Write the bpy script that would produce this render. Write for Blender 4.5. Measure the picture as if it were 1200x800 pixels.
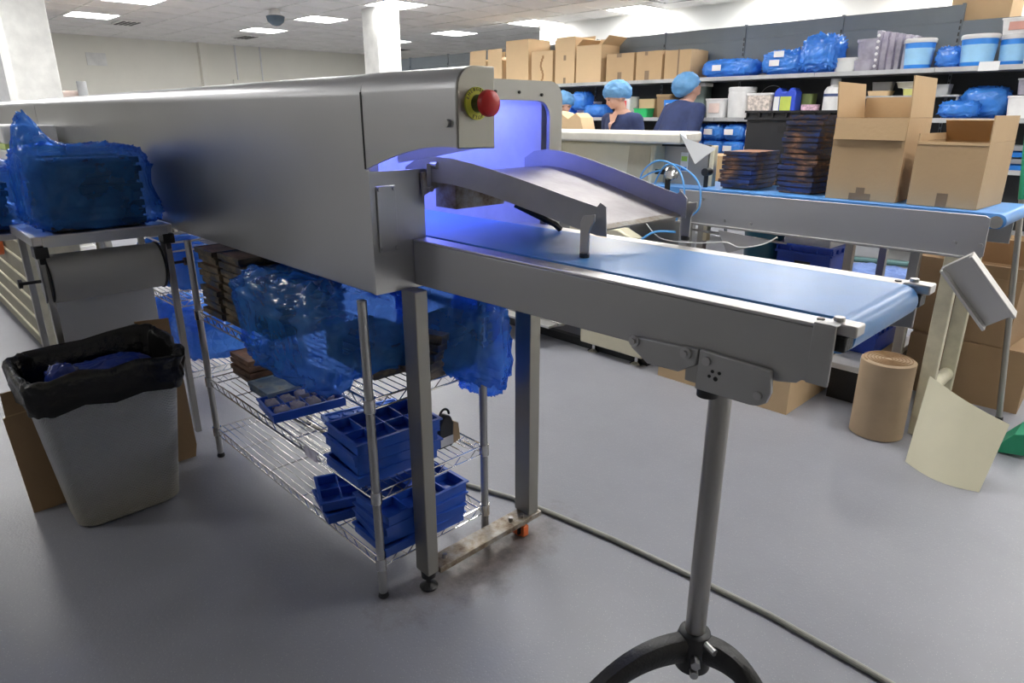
import bpy, math, random
from mathutils import Vector, Matrix, Euler, noise
PI = math.pi
R = math.radians
random.seed(7)
for o in list(bpy.data.objects):
    bpy.data.objects.remove(o)
scn = bpy.context.scene
COL = scn.collection

# ---------------------------------------------------------------- camera, world, exposure
cd = bpy.data.cameras.new('camera')
cam = bpy.data.objects.new('camera', cd)
COL.objects.link(cam)
cam.location = (0, 0, 1.35)
cam.rotation_euler = (R(90 - 18.743), 0, R(45.729))
cd.lens = 23.43
cd.sensor_width = 36
cd.clip_start = 0.05
cd.clip_end = 60
scn.camera = cam
w = bpy.data.worlds.new('world')
scn.world = w
w.use_nodes = True
w.node_tree.nodes['Background'].inputs[0].default_value = (0.8, 0.85, 0.9, 1)
w.node_tree.nodes['Background'].inputs[1].default_value = 0.3
vs = scn.view_settings
vs.view_transform = 'Standard'
vs.look = 'None'
vs.gamma = 1
vs.use_curve_mapping = False
vs.exposure = 0.5
LAMP = 22.0            # emission of the ceiling panels
BLUE = 14.0            # emission of the blue tubes in the tunnel

# ---------------------------------------------------------------- materials
def nt(name):
    m = bpy.data.materials.new(name)
    m.use_nodes = True
    t = m.node_tree
    return m, t, t.nodes['Principled BSDF']
def N(t, kind, **kw):
    n = t.nodes.new(kind)
    for k, v in kw.items():
        if k in n.inputs:
            n.inputs[k].default_value = v
        else:
            setattr(n, k, v)
    return n
def coords(t, scale=(1, 1, 1), kind='Object'):
    tc = N(t, 'ShaderNodeTexCoord')
    mp = N(t, 'ShaderNodeMapping')
    mp.inputs['Scale'].default_value = scale
    t.links.new(tc.outputs[kind], mp.inputs[0])
    return mp.outputs[0]
def ramp(t, fac, stops):
    r = N(t, 'ShaderNodeValToRGB')
    e = r.color_ramp.elements
    while len(e) < len(stops):
        e.new(0.5)
    for i, (p, c) in enumerate(stops):
        e[i].position = p
        e[i].color = (*c, 1) if len(c) == 3 else c
    t.links.new(fac, r.inputs[0])
    return r.outputs[0]
def M(name, col, rough=.5, metal=0, var=.12, scale=6, bump=0, bscale=80, stretch=(1, 1, 1), spec=.5, rvar=0, alpha=1, coat=0):
    m, t, b = nt(name)
    v = coords(t, stretch)
    n = N(t, 'ShaderNodeTexNoise', Scale=scale, Detail=5.0, Roughness=.6)
    t.links.new(v, n.inputs['Vector'])
    c = Vector(col)
    out = ramp(t, n.outputs[0], [(.3, tuple(c * (1 - var))), (.7, tuple(min(1, x * (1 + var)) for x in c))])
    t.links.new(out, b.inputs['Base Color'])
    b.inputs['Roughness'].default_value = rough
    b.inputs['Metallic'].default_value = metal
    b.inputs['Specular IOR Level'].default_value = spec
    b.inputs['Alpha'].default_value = alpha
    b.inputs['Coat Weight'].default_value = coat
    if rvar:
        mr = N(t, 'ShaderNodeMapRange')
        mr.inputs[3].default_value = rough - rvar
        mr.inputs[4].default_value = rough + rvar
        t.links.new(n.outputs[0], mr.inputs[0])
        t.links.new(mr.outputs[0], b.inputs['Roughness'])
    if bump:
        n2 = N(t, 'ShaderNodeTexNoise', Scale=bscale, Detail=3.0)
        t.links.new(v, n2.inputs['Vector'])
        bp = N(t, 'ShaderNodeBump', Strength=bump, Distance=.01)
        t.links.new(n2.outputs[0], bp.inputs['Height'])
        t.links.new(bp.outputs[0], b.inputs['Normal'])
    return m
def emit(name, col, s):
    m, t, b = nt(name)
    b.inputs['Base Color'].default_value = (*col, 1)
    b.inputs['Emission Color'].default_value = (*col, 1)
    b.inputs['Emission Strength'].default_value = s
    return m
def film(name, col, tint, fac=.5, rough=.11):
    # thin coloured plastic: part see-through, part shiny
    m, t, b = nt(name)
    b.inputs['Base Color'].default_value = (*col, 1)
    b.inputs['Roughness'].default_value = rough
    b.inputs['Specular IOR Level'].default_value = .9
    tr = N(t, 'ShaderNodeBsdfTransparent')
    tr.inputs[0].default_value = (*tint, 1)
    v = coords(t)
    n = N(t, 'ShaderNodeTexNoise', Scale=9.0, Detail=4.0)
    t.links.new(v, n.inputs['Vector'])
    mr = N(t, 'ShaderNodeMapRange')
    mr.inputs[1].default_value = .3
    mr.inputs[2].default_value = .7
    mr.inputs[3].default_value = fac - .15
    mr.inputs[4].default_value = min(1, fac + .15)
    t.links.new(n.outputs[0], mr.inputs[0])
    n2 = N(t, 'ShaderNodeTexVoronoi', Scale=22.0)
    n2.feature = 'DISTANCE_TO_EDGE'
    t.links.new(v, n2.inputs['Vector'])
    bp = N(t, 'ShaderNodeBump', Strength=.6, Distance=.012)
    t.links.new(n2.outputs['Distance'], bp.inputs['Height'])
    t.links.new(bp.outputs[0], b.inputs['Normal'])
    mx = N(t, 'ShaderNodeMixShader')
    t.links.new(mr.outputs[0], mx.inputs[0])
    t.links.new(tr.outputs[0], mx.inputs[1])
    tl = N(t, 'ShaderNodeBsdfTranslucent')
    tl.inputs[0].default_value = (*[min(1, c * 1.1) for c in col], 1)
    t.links.new(bp.outputs[0], tl.inputs['Normal'])
    m1 = N(t, 'ShaderNodeMixShader')
    m1.inputs[0].default_value = .25
    t.links.new(b.outputs[0], m1.inputs[1])
    t.links.new(tl.outputs[0], m1.inputs[2])
    t.links.new(m1.outputs[0], mx.inputs[2])
    t.links.new(mx.outputs[0], t.nodes['Material Output'].inputs[0])
    return m
def steel(name, col=(.5, .505, .515), rough=.32, brush=(1, 60, 60), var=.04, smear=.05):
    m, t, b = nt(name)
    v = coords(t, brush)
    n = N(t, 'ShaderNodeTexNoise', Scale=8.0, Detail=4.0)
    t.links.new(v, n.inputs['Vector'])
    v2 = coords(t)
    n2 = N(t, 'ShaderNodeTexNoise', Scale=2.2, Detail=2.0)
    t.links.new(v2, n2.inputs['Vector'])
    c = Vector(col)
    out = ramp(t, n2.outputs[0], [(.3, tuple(c * (1 - var))), (.7, tuple(c * (1 + var)))])
    t.links.new(out, b.inputs['Base Color'])
    b.inputs['Metallic'].default_value = 1
    mr = N(t, 'ShaderNodeMapRange')
    mr.inputs[1].default_value = .1
    mr.inputs[2].default_value = .9
    mr.inputs[3].default_value = rough - smear
    mr.inputs[4].default_value = rough + smear
    t.links.new(n2.outputs[0], mr.inputs[0])
    t.links.new(mr.outputs[0], b.inputs['Roughness'])
    bp = N(t, 'ShaderNodeBump', Strength=.06, Distance=.002)
    t.links.new(n.outputs[0], bp.inputs['Height'])
    t.links.new(bp.outputs[0], b.inputs['Normal'])
    return m

steel_body = steel('brushed_stainless_steel', rough=.33)
steel_dull = steel('dull_stainless_steel', (.4, .395, .38), .42)
steel_grey = steel('grey_side_rail_steel', (.45, .45, .45), .52)
steel_bright = steel('worn_bright_steel', (.6, .59, .58), .42)
chrome = steel('chrome_wire', (.72, .72, .71), .2, var=.03, smear=.03)
zinc = steel('zinc_plated_steel', (.5, .5, .5), .35)
chute_m = M('scuffed_chute_steel', (.33, .31, .31), .5, .7, .18, 9, .1, 60)
black_metal = M('black_painted_metal', (.012, .012, .013), .4, 0, .2, 20, .2, 150)
black_plastic = M('black_plastic', (.02, .02, .022), .45)
white_paint = M('white_painted_column', (.8, .8, .77), .6)
cream_paint = M('cream_enamel_paint', (.72, .67, .5), .45, 0, .06, 3)
cream_leg = M('chipped_cream_paint', (.68, .64, .48), .5, 0, .12, 14)
belt_m = M('blue_conveyor_belt', (.11, .33, .75), .32, 0, .1, 5, .05, 300, spec=.5, rvar=.06)
cardb = M('corrugated_cardboard', (.5, .345, .19), .8, 0, .05, 2.5, .1, 60)
cardb_l = M('pale_cardboard', (.64, .46, .27), .8, 0, .04, 2.5, .1, 60)
cardb_d = M('brown_cardboard', (.34, .22, .12), .8, 0, .08, 2.5, .1, 60)
tape_m = M('brown_packing_tape', (.25, .17, .1), .35)
shelf_grey = M('grey_shelf_enamel', (.42, .43, .44), .5, .2)
panel_grey = M('slate_grey_back_panel', (.17, .2, .23), .55, 0, .04)
panel_dark = M('shaded_back_panel', (.035, .04, .045), .6)  # darker copy of the panel grey, shade under the shelves put into the colour
white_pl = M('white_plastic', (.78, .78, .78), .4)
white_card = M('white_paper', (.78, .79, .8), .7, 0, .03)
roll_paper = M('grey_white_paper_roll', (.5, .5, .49), .75, 0, .03)
hang_paper = M('hanging_white_paper', (.62, .65, .72), .7, 0, .04)
blue_tray_m = M('blue_plastic_tray', (.025, .1, .5), .28, 0, .15, 8)
blue_tray_l = M('pale_blue_plastic_tray', (.06, .2, .7), .3, 0, .15, 8)
blue_crate_m = M('blue_crate_plastic', (.015, .06, .45), .35)
blue_pail = M('sky_blue_pail_plastic', (.03, .24, .75), .35)
label_blue = M('pale_blue_label', (.32, .6, .88), .5)
film_blue = film('blue_polythene_film', (.09, .38, 1.0), (.36, .56, .98), .36)
film_solid = film('bunched_blue_polythene', (.07, .33, .95), (.1, .3, .95), .85, .16)
film_net = film('blue_hair_net_film', (.16, .42, .75), (.35, .6, .9), .72, .5)
film_clear = film('clear_plastic', (.7, .68, .75), (.85, .83, .9), .45)
liner_m = M('black_bin_liner', (.005, .005, .005), .25, 0, .2, 10, .6, 25, spec=.4)
green_m = M('green_plastic', (.02, .3, .16), .4)
teal_m = M('dark_teal_plastic', (.02, .12, .2), .35)
red_m = M('red_button_plastic', (.6, .02, .02), .35)
yellow_m = M('yellow_green_ring', (.62, .62, .06), .5)
orange_m = M('orange_caster_plastic', (.75, .16, .04), .5)
skin_m = M('skin', (.62, .36, .26), .55, 0, .05)
navy_m = M('navy_cotton', (.02, .032, .1), .85, 0, .2, 12, .2, 90)
trouser_m = M('dark_trouser_cotton', (.02, .02, .03), .85)
shoe_m = M('black_shoe_leather', (.015, .015, .015), .4)
eye_m = M('dark_eye', (.03, .02, .02), .2)
lip_m = M('lip', (.45, .17, .15), .5)
hose_blue = M('blue_pneumatic_hose', (.12, .4, .85), .3)
hose_white = M('white_hose', (.75, .76, .76), .4)
text_m = M('dark_print', (.03, .03, .03), .6)

def floor_material():
    m, t, b = nt('speckled_grey_vinyl')
    v = coords(t)
    sp = N(t, 'ShaderNodeTexVoronoi', Scale=130.0)
    t.links.new(v, sp.inputs['Vector'])
    speck = ramp(t, sp.outputs['Distance'], [(.04, (.52, .53, .56)), (.17, (.285, .292, .325))])
    n = N(t, 'ShaderNodeTexNoise', Scale=1.3, Detail=6.0, Roughness=.65)
    t.links.new(v, n.inputs['Vector'])
    tone = ramp(t, n.outputs[0], [(.3, (.9, .9, .9)), (.7, (1.05, 1.05, 1.05))])
    mx = N(t, 'ShaderNodeMix', data_type='RGBA', blend_type='MULTIPLY')
    mx.inputs[0].default_value = 1
    t.links.new(speck, mx.inputs[6]); t.links.new(tone, mx.inputs[7])
    # brown cocoa dirt trodden around the tunnel foot
    tc = N(t, 'ShaderNodeTexCoord')
    sub = N(t, 'ShaderNodeVectorMath', operation='SUBTRACT')
    sub.inputs[1].default_value = (-1.36, 1.2, 0)
    t.links.new(tc.outputs['Object'], sub.inputs[0])
    mul = N(t, 'ShaderNodeVectorMath', operation='MULTIPLY')
    mul.inputs[1].default_value = (6.5, 2.6, 1)
    t.links.new(sub.outputs[0], mul.inputs[0])
    ln = N(t, 'ShaderNodeVectorMath', operation='LENGTH')
    t.links.new(mul.outputs[0], ln.inputs[0])
    n3 = N(t, 'ShaderNodeTexNoise', Scale=11.0, Detail=6.0, Roughness=.7)
    t.links.new(v, n3.inputs['Vector'])
    ad = N(t, 'ShaderNodeMath', operation='MULTIPLY_ADD')
    ad.inputs[1].default_value = 1.8
    t.links.new(n3.outputs[0], ad.inputs[0]); t.links.new(ln.outputs['Value'], ad.inputs[2])
    dm = ramp(t, ad.outputs[0], [(.0, (.75, .75, .75)), (1, (0, 0, 0))])
    mr = N(t, 'ShaderNodeMapRange')
    mr.inputs[1].default_value = 1.0; mr.inputs[2].default_value = 2.0
    mr.inputs[3].default_value = .75; mr.inputs[4].default_value = 0
    t.links.new(ad.outputs[0], mr.inputs[0])
    dirt = ramp(t, n3.outputs[0], [(.35, (.05, .035, .025)), (.65, (.24, .15, .09))])
    m2 = N(t, 'ShaderNodeMix', data_type='RGBA')
    t.links.new(mr.outputs[0], m2.inputs[0])
    t.links.new(mx.outputs[2], m2.inputs[6]); t.links.new(dirt, m2.inputs[7])
    t.links.new(m2.outputs[2], b.inputs['Base Color'])
    b.inputs['Roughness'].default_value = .38
    bp = N(t, 'ShaderNodeBump', Strength=.12, Distance=.003)
    t.links.new(sp.outputs['Distance'], bp.inputs['Height'])
    t.links.new(bp.outputs[0], b.inputs['Normal'])
    return m
def dirty_steel():
    m, t, b = nt('cocoa_stained_steel')
    v = coords(t)
    n = N(t, 'ShaderNodeTexNoise', Scale=14.0, Detail=6.0, Roughness=.7)
    t.links.new(v, n.inputs['Vector'])
    c = ramp(t, n.outputs[0], [(.4, (.42, .4, .37)), (.55, (.3, .25, .19)), (.68, (.13, .07, .04))])
    t.links.new(c, b.inputs['Base Color'])
    b.inputs['Metallic'].default_value = .5
    b.inputs['Roughness'].default_value = .5
    return m
def mould_material(name, cols, sc=15):
    m, t, b = nt(name)
    v = coords(t, (1, 1, 2.2))
    oi = N(t, 'ShaderNodeObjectInfo')
    ad = N(t, 'ShaderNodeVectorMath', operation='ADD')
    t.links.new(v, ad.inputs[0]); t.links.new(oi.outputs['Location'], ad.inputs[1])
    n = N(t, 'ShaderNodeTexNoise', Scale=sc, Detail=4.0, Roughness=.6)
    t.links.new(ad.outputs[0], n.inputs['Vector'])
    c = ramp(t, n.outputs[0], cols)
    t.links.new(c, b.inputs['Base Color'])
    b.inputs['Roughness'].default_value = .45
    return m
floor_m = floor_material()
stain_m = dirty_steel()
mould_m = mould_material('dark_mould_with_cocoa', [(.34, (.012, .03, .11)), (.47, (.03, .028, .035)), (.6, (.06, .035, .025)), (.72, (.3, .12, .05))])
mould_top_m = mould_material('cocoa_coated_mould_top', [(.3, (.14, .06, .03)), (.6, (.42, .19, .09))])
mould_tan_m = mould_material('tan_and_blue_mould', [(.35, (.02, .05, .14)), (.5, (.07, .06, .05)), (.62, (.22, .17, .11)), (.75, (.3, .24, .16))], 9)
mould_brown_m = mould_material('brown_caked_mould', [(.35, (.1, .05, .03)), (.7, (.32, .18, .12))])
mould_hid_m = M('wrapped_dark_mould', (.012, .012, .02), .4)

# ---------------------------------------------------------------- mesh builder
class MB:
    def __init__(s):
        s.v = []; s.f = []
    def add(s, vs, fs):
        k = len(s.v)
        s.v += [Vector(p) for p in vs]
        s.f += [tuple(k + i for i in f) for f in fs]
        return s
    def box(s, x0, x1, y0, y1, z0, z1, m=None):
        p = [(x0, y0, z0), (x1, y0, z0), (x1, y1, z0), (x0, y1, z0), (x0, y0, z1), (x1, y0, z1), (x1, y1, z1), (x0, y1, z1)]
        if m is not None: p = [m @ Vector(q) for q in p]
        return s.add(p, [(0, 3, 2, 1), (4, 5, 6, 7), (0, 1, 5, 4), (1, 2, 6, 5), (2, 3, 7, 6), (3, 0, 4, 7)])
    def cyl(s, a, b, r, r2=None, n=16):
        a = Vector(a); b = Vector(b); r2 = r if r2 is None else r2
        d = (b - a).normalized()
        u = d.orthogonal().normalized(); w_ = d.cross(u)
        vs = []
        for c, rr in ((a, r), (b, r2)):
            for i in range(n):
                t = 2 * PI * i / n
                vs.append(c + (u * math.cos(t) + w_ * math.sin(t)) * rr)
        fs = [(i, (i + 1) % n, n + (i + 1) % n, n + i) for i in range(n)]
        fs += [tuple(range(n - 1, -1, -1)), tuple(range(n, 2 * n))]
        return s.add(vs, fs)
    def tube(s, pts, r, n=8, closed=False):
        pts = [Vector(p) for p in pts]
        L = len(pts)
        vs = []
        up = None
        for i, p in enumerate(pts):
            d = (pts[min(i + 1, L - 1)] - pts[max(i - 1, 0)]).normalized()
            if up is None: up = d.orthogonal().normalized()
            u = (up - d * up.dot(d)).normalized(); up = u
            w_ = d.cross(u)
            rr = r[i] if isinstance(r, (list, tuple)) else r
            for k in range(n):
                t = 2 * PI * k / n
                vs.append(p + (u * math.cos(t) + w_ * math.sin(t)) * rr)
        fs = []
        for i in range(L - 1):
            for k in range(n):
                fs.append((i * n + k, i * n + (k + 1) % n, (i + 1) * n + (k + 1) % n, (i + 1) * n + k))
        fs += [tuple(range(n - 1, -1, -1)), tuple(range((L - 1) * n, L * n))]
        return s.add(vs, fs)
    def lathe(s, prof, c=(0, 0, 0), n=28):
        vs = []
        for r, z in prof:
            for i in range(n):
                t = 2 * PI * i / n
                vs.append((c[0] + r * math.cos(t), c[1] + r * math.sin(t), c[2] + z))
        fs = []
        for j in range(len(prof) - 1):
            for i in range(n):
                fs.append((j * n + i, j * n + (i + 1) % n, (j + 1) * n + (i + 1) % n, (j + 1) * n + i))
        fs += [tuple(range(n - 1, -1, -1)), tuple(range((len(prof) - 1) * n, len(prof) * n))]
        return s.add(vs, fs)
    def prism(s, poly, axis, a, b):
        # poly: 2D points in the plane perpendicular to axis (x: (y,z), y: (x,z), z: (x,y))
        def P(p, h):
            return {'x': (h, p[0], p[1]), 'y': (p[0], h, p[1]), 'z': (p[0], p[1], h)}[axis]
        n = len(poly)
        vs = [P(p, a) for p in poly] + [P(p, b) for p in poly]
        fs = [(i, (i + 1) % n, n + (i + 1) % n, n + i) for i in range(n)] + [tuple(range(n - 1, -1, -1)), tuple(range(n, 2 * n))]
        return s.add(vs, fs)
    def sheet(s, g, th):
        # grid of points g[i][j] given a thickness along its local normal
        nu, nv = len(g), len(g[0])
        nr = []
        for i in range(nu):
            for j in range(nv):
                a = Vector(g[min(i + 1, nu - 1)][j]) - Vector(g[max(i - 1, 0)][j])
                b = Vector(g[i][min(j + 1, nv - 1)]) - Vector(g[i][max(j - 1, 0)])
                nr.append(a.cross(b).normalized() * th)
        v0 = [Vector(g[i][j]) for i in range(nu) for j in range(nv)]
        v1 = [p + n for p, n in zip(v0, nr)]
        T = nu * nv
        fs = []
        for i in range(nu - 1):
            for j in range(nv - 1):
                q = (i * nv + j, (i + 1) * nv + j, (i + 1) * nv + j + 1, i * nv + j + 1)
                fs.append(tuple(reversed(q))); fs.append(tuple(T + k for k in q))
        for i in range(nu - 1):
            for j in (0, nv - 1):
                q = (i * nv + j, (i + 1) * nv + j, T + (i + 1) * nv + j, T + i * nv + j)
                fs.append(q if j == 0 else tuple(reversed(q)))
        for j in range(nv - 1):
            for i in (0, nu - 1):
                q = (i * nv + j, i * nv + j + 1, T + i * nv + j + 1, T + i * nv + j)
                fs.append(tuple(reversed(q)) if i == 0 else q)
        return s.add(v0 + v1, fs)
    def ell(s, c, rx, ry, rz, n=16, m=10, rot=None):
        c = Vector(c); vs = []; fs = []
        for j in range(1, m):
            ph = PI * j / m
            for i in range(n):
                t = 2 * PI * i / n
                p = Vector((rx * math.sin(ph) * math.cos(t), ry * math.sin(ph) * math.sin(t), rz * math.cos(ph)))
                if rot is not None: p = rot @ p
                vs.append(c + p)
        top = Vector((0, 0, rz)); bot = Vector((0, 0, -rz))
        if rot is not None: top = rot @ top; bot = rot @ bot
        vs += [c + top, c + bot]
        a, b = len(vs) - 2, len(vs) - 1
        for j in range(m - 2):
            for i in range(n):
                fs.append((j * n + i, (j + 1) * n + i, (j + 1) * n + (i + 1) % n, j * n + (i + 1) % n))
        for i in range(n):
            fs.append((a, i, (i + 1) % n)); k = (m - 2) * n
            fs.append((b, k + (i + 1) % n, k + i))
        return s.add(vs, fs)
    def mat(s, m, k=0):
        for i in range(k, len(s.v)): s.v[i] = m @ s.v[i]
        return s

def wloc(p):
    v = Vector((0, 0, 0))
    while p is not None:
        v += p.location; p = p.parent
    return v
def part(name, mb, m, parent=None, bevel=0, seg=2, ang=35, recalc=False):
    me = bpy.data.meshes.new(name)
    off = wloc(parent)
    me.from_pydata([tuple(p - off) for p in mb.v], [], mb.f)
    me.materials.append(m)
    me.shade_smooth()
    me.set_sharp_from_angle(angle=R(ang))
    o = bpy.data.objects.new(name, me)
    COL.objects.link(o)
    o.parent = parent
    if bevel:
        b = o.modifiers.new('bevel', 'BEVEL'); b.width = bevel; b.segments = seg; b.limit_method = 'ANGLE'; b.angle_limit = R(40)
        b.harden_normals = False
    return o
def tag(o, label, cat, group=None):
    o['label'] = label; o['category'] = cat
    if group: o['group'] = group
    return o
def thing(name, label, cat, loc=(0, 0, 0), rz=0, group=None):
    o = bpy.data.objects.new(name, None); COL.objects.link(o)
    o.empty_display_size = .1
    o.location = loc; o.rotation_euler = (0, 0, rz)
    return tag(o, label, cat, group)
def solo(name, mb, m, label, cat, group=None, **kw):
    # a thing that is one mesh, origin at its base
    xs = [p.x for p in mb.v]; ys = [p.y for p in mb.v]; zs = [p.z for p in mb.v]
    c = Vector(((min(xs) + max(xs)) / 2, (min(ys) + max(ys)) / 2, min(zs)))
    mb.v = [p - c for p in mb.v]
    o = part(name, mb, m, None, **kw)
    o.location = c
    return tag(o, label, cat, group)
def struct(name, mb, m, parent=None, **kw):
    o = part(name, mb, m, parent, **kw)
    if parent is None: o['kind'] = 'structure'
    return o
def dup(root, loc, rz=0, label=None, group=None):
    r = root.copy(); COL.objects.link(r); r.location = loc; r.rotation_euler = (0, 0, rz)
    if label: r['label'] = label
    if group: r['group'] = group
    for ch in list(root.children):
        c = ch.copy(); COL.objects.link(c); c.parent = r
        for g in ch.children:
            d = g.copy(); COL.objects.link(d); d.parent = c
    return r
def place(root, loc, rz=0):
    root.location = loc; root.rotation_euler = (0, 0, rz); return root
ORD = ['first', 'second', 'third', 'fourth', 'fifth', 'sixth', 'seventh', 'eighth', 'ninth', 'tenth', 'eleventh', 'twelfth', 'thirteenth', 'fourteenth', 'fifteenth', 'sixteenth']
def lvl(k, n):
    return 'topmost' if k == n - 1 else ('lowest' if k == 0 else ORD[n - 1 - k] + ' from the top')

# ================================================================ THE ROOM
XW0, XW1, YW0, YW1, ZC = -13.7, 2.6, -3.4, 8.0, 2.62
struct('floor', MB().box(XW0 - .1, XW1 + .1, YW0 - .1, 11.1, -.1, 0), floor_m)
wall_m = M('cream_wall_paint', (.86, .845, .76), .7, 0, .03, 1.5)
wallw_m = M('white_wall_paint', (.86, .86, .84), .7, 0, .03, 1.5)
struct('wall_left', MB().box(XW0 - .1, XW0, YW0, 11.1, 0, ZC + .2), wall_m)
struct('wall_front', MB().box(XW0, XW1, YW0 - .1, YW0, 0, ZC + .2), M('beige_grey_wall_paint', (.42, .41, .39), .7, 0, .2, .8))
struct('wall_right', MB().box(XW1, XW1 + .1, YW0, 8.1, 0, ZC + .2), wall_m)
struct('wall_back', MB().box(-7.6, XW1, YW1, YW1 + .1, 0, ZC + .2), wallw_m)
struct('wall_recess', MB().box(XW0, -7.5, 11, 11.1, 0, ZC + .2), wallw_m)
struct('wall_return', MB().box(-7.6, -7.5, YW1 + .1, 11, 0, ZC + .2), wallw_m)
struct('baseboard_left', MB().box(XW0, XW0 + .02, YW0, 11, 0, .1), white_paint)
struct('trim_1', MB().box(XW0, XW0 + .12, 5.2, 5.32, 0, ZC), wall_m)

# suspended ceiling: slab above, tiles dropped into a grid of bars
ceil = struct('ceiling', MB().box(XW0 - .1, XW1 + .1, YW0 - .1, 11.1, ZC + .12, ZC + .2), white_paint)
tile_m = M('mineral_ceiling_tile', (.86, .84, .82), .85, 0, .04, 3, .2, 200)
grid_m = M('white_ceiling_grid', (.86, .85, .82), .6)
G = .6
GX0, GY0 = -13.7, -3.45
nx, ny = int((XW1 - GX0) / G) + 1, int((11.05 - GY0) / G) + 1
lights = set()
for i in range(nx):
    for j in range(ny):
        pass
LX = [(4 + 3 * k) for k in range(8)]         # columns of tiles holding a lamp
LY = [2, 6, 10, 14, 18]                      # rows of tiles holding a lamp
lampset = {(i, j) for i in LX for j in LY if not (j == 2 and i not in (10, 16)) and not (j == 6 and i > 13) and not (i == 25 and j < 12)}
tm = MB().box(-.29, .29, -.29, .29, 0, .012)
tile0 = None; rest = MB(); cnt = 0
for i in range(nx):
    for j in range(ny):
        if (i, j) in lampset: continue
        cx, cy = GX0 + G * (i + .5), GY0 + G * (j + .5)
        if cx + .3 > XW1 or (cx > -7.5 and cy > YW1 - .2): continue
        vis = cx < -3.4 and cy > 1.2 and (cy / -cx) > .14 and cy < 9.4
        if vis and cnt < 290:
            if tile0 is None:
                me = bpy.data.meshes.new('ceiling_tile')
                me.from_pydata([tuple(p) for p in tm.v], [], tm.f); me.materials.append(tile_m)
            tile0 = bpy.data.objects.new('ceiling_tile', me); COL.objects.link(tile0)
            tile0.parent = ceil; tile0.location = (cx, cy, ZC)
            cnt += 1
        else:
            rest.box(cx - .29, cx + .29, cy - .29, cy + .29, ZC, ZC + .012)
o = part('far_ceiling_tiles', rest, tile_m, ceil); o['kind'] = 'stuff'
gb = MB()
for i in range(nx + 1):
    x = GX0 + G * i
    if x < XW1: gb.box(x - .012, x + .012, YW0, 11, ZC - .006, ZC + .03)
for j in range(ny + 1):
    y = GY0 + G * j
    gb.box(XW0, XW1, y - .012, y + .012, ZC - .0055, ZC + .03)
o = part('ceiling_grid', gb, grid_m, ceil); o['kind'] = 'stuff'

lamp_m = emit('lit_lamp_diffuser', (1.0, .985, .96), LAMP)
lt = None
rowname = {2: 'row behind the photographer', 6: 'row over the near aisle', 10: 'near row left of the white column', 14: 'middle row by the white column', 18: 'far row by the back wall'}
for (i, j) in sorted(lampset):
    cx, cy = GX0 + G * (i + .5), GY0 + G * (j + .5)
    d = ORD[LX.index(i)]
    lab = '%s lit ceiling panel from the far wall, %s row from the shelving' % (d, ORD[(18 - j) // 4])
    if lt is None:
        lt = thing('ceiling_light', lab, 'ceiling light', (0, 0, 0), 0, 'square ceiling panels')
        f = MB()
        for a in ((-.295, .295, -.295, -.27), (-.295, .295, .27, .295), (-.295, -.27, -.27, .27), (.27, .295, -.27, .27)): f.box(a[0], a[1], a[2], a[3], -.008, .03)
        part('frame', f, grid_m, lt)
        part('diffuser', MB().box(-.27, .27, -.27, .27, .0, .012), lamp_m, lt)
        lt.location = (cx, cy, ZC)
    else:
        dup(lt, (cx, cy, ZC), 0, lab)

# ceiling fittings
t = thing('ceiling_cassette', 'square white ceiling air unit with dark slots above the back shelving', 'air unit', (-4.6, 6.95, ZC - .03))
part('panel', MB().box(-5.0, -4.2, 6.55, 7.35, ZC - .035, ZC - .008), white_paint, t, .005)
part('grille', MB().box(-4.85, -4.35, 6.7, 7.2, ZC - .05, ZC - .035), shelf_grey, t)
for a in ((-4.93, -4.27, 6.6, 6.64), (-4.93, -4.27, 7.26, 7.3), (-4.96, -4.92, 6.66, 7.24), (-4.28, -4.24, 6.66, 7.24)):
    part('slot', MB().box(*a, ZC - .04, ZC - .034), black_plastic, t)
for x, y, lab in ((-11.4, 3.4, 'dark slotted vent in the ceiling, right of the left lamps'), (-12.0, 5.4, 'dark slotted vent beside a lamp near the far left wall'), (-12.1, 8.6, 'dark slotted vent in the ceiling left of the tall column top')):
    t = thing('ceiling_vent', lab, 'vent', (x, y, ZC - .02), 0, 'ceiling vents')
    part('frame', MB().box(x - .25, x + .25, y - .15, y + .15, ZC - .022, ZC - .007), grid_m, t)
    for k in range(4): part('slat', MB().box(x - .23, x + .23, y - .12 + k * .065, y - .085 + k * .065, ZC - .028, ZC - .021), black_plastic, t)
cx, cy = -8.75, 4.35
t = thing('dome_camera', 'small dark dome hanging from the ceiling beside a lamp', 'camera', (cx, cy, ZC - .2))
part('dome', MB().lathe([(.0, -.2), (.05, -.19), (.1, -.15), (.115, -.09), (.1, -.08)], (cx, cy, ZC), 20), M('smoked_dome', (.1, .14, .18), .2), t)
part('mount', MB().lathe([(.1, -.08), (.07, -.05), (.05, -.006)], (cx, cy, ZC), 20), white_paint, t)

# square columns
def column(x, y, s, lab):
    t = thing('square_column', lab, 'column', (x, y, 0))
    part('shaft', MB().box(x - s / 2, x + s / 2, y - s / 2, y + s / 2, 0, ZC + .1), white_paint, t, .01)
    part('base_trim', MB().box(x - s / 2 - .015, x + s / 2 + .015, y - s / 2 - .015, y + s / 2 + .015, 0, .12), white_pl, t, .004)
    return t
column(-7.85, 1.45, .36, 'white square column at far left of the room, left of the lit panels')
column(-7.85, 5.32, .34, 'white square column rising behind the steel tunnel near the room centre')

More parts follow.
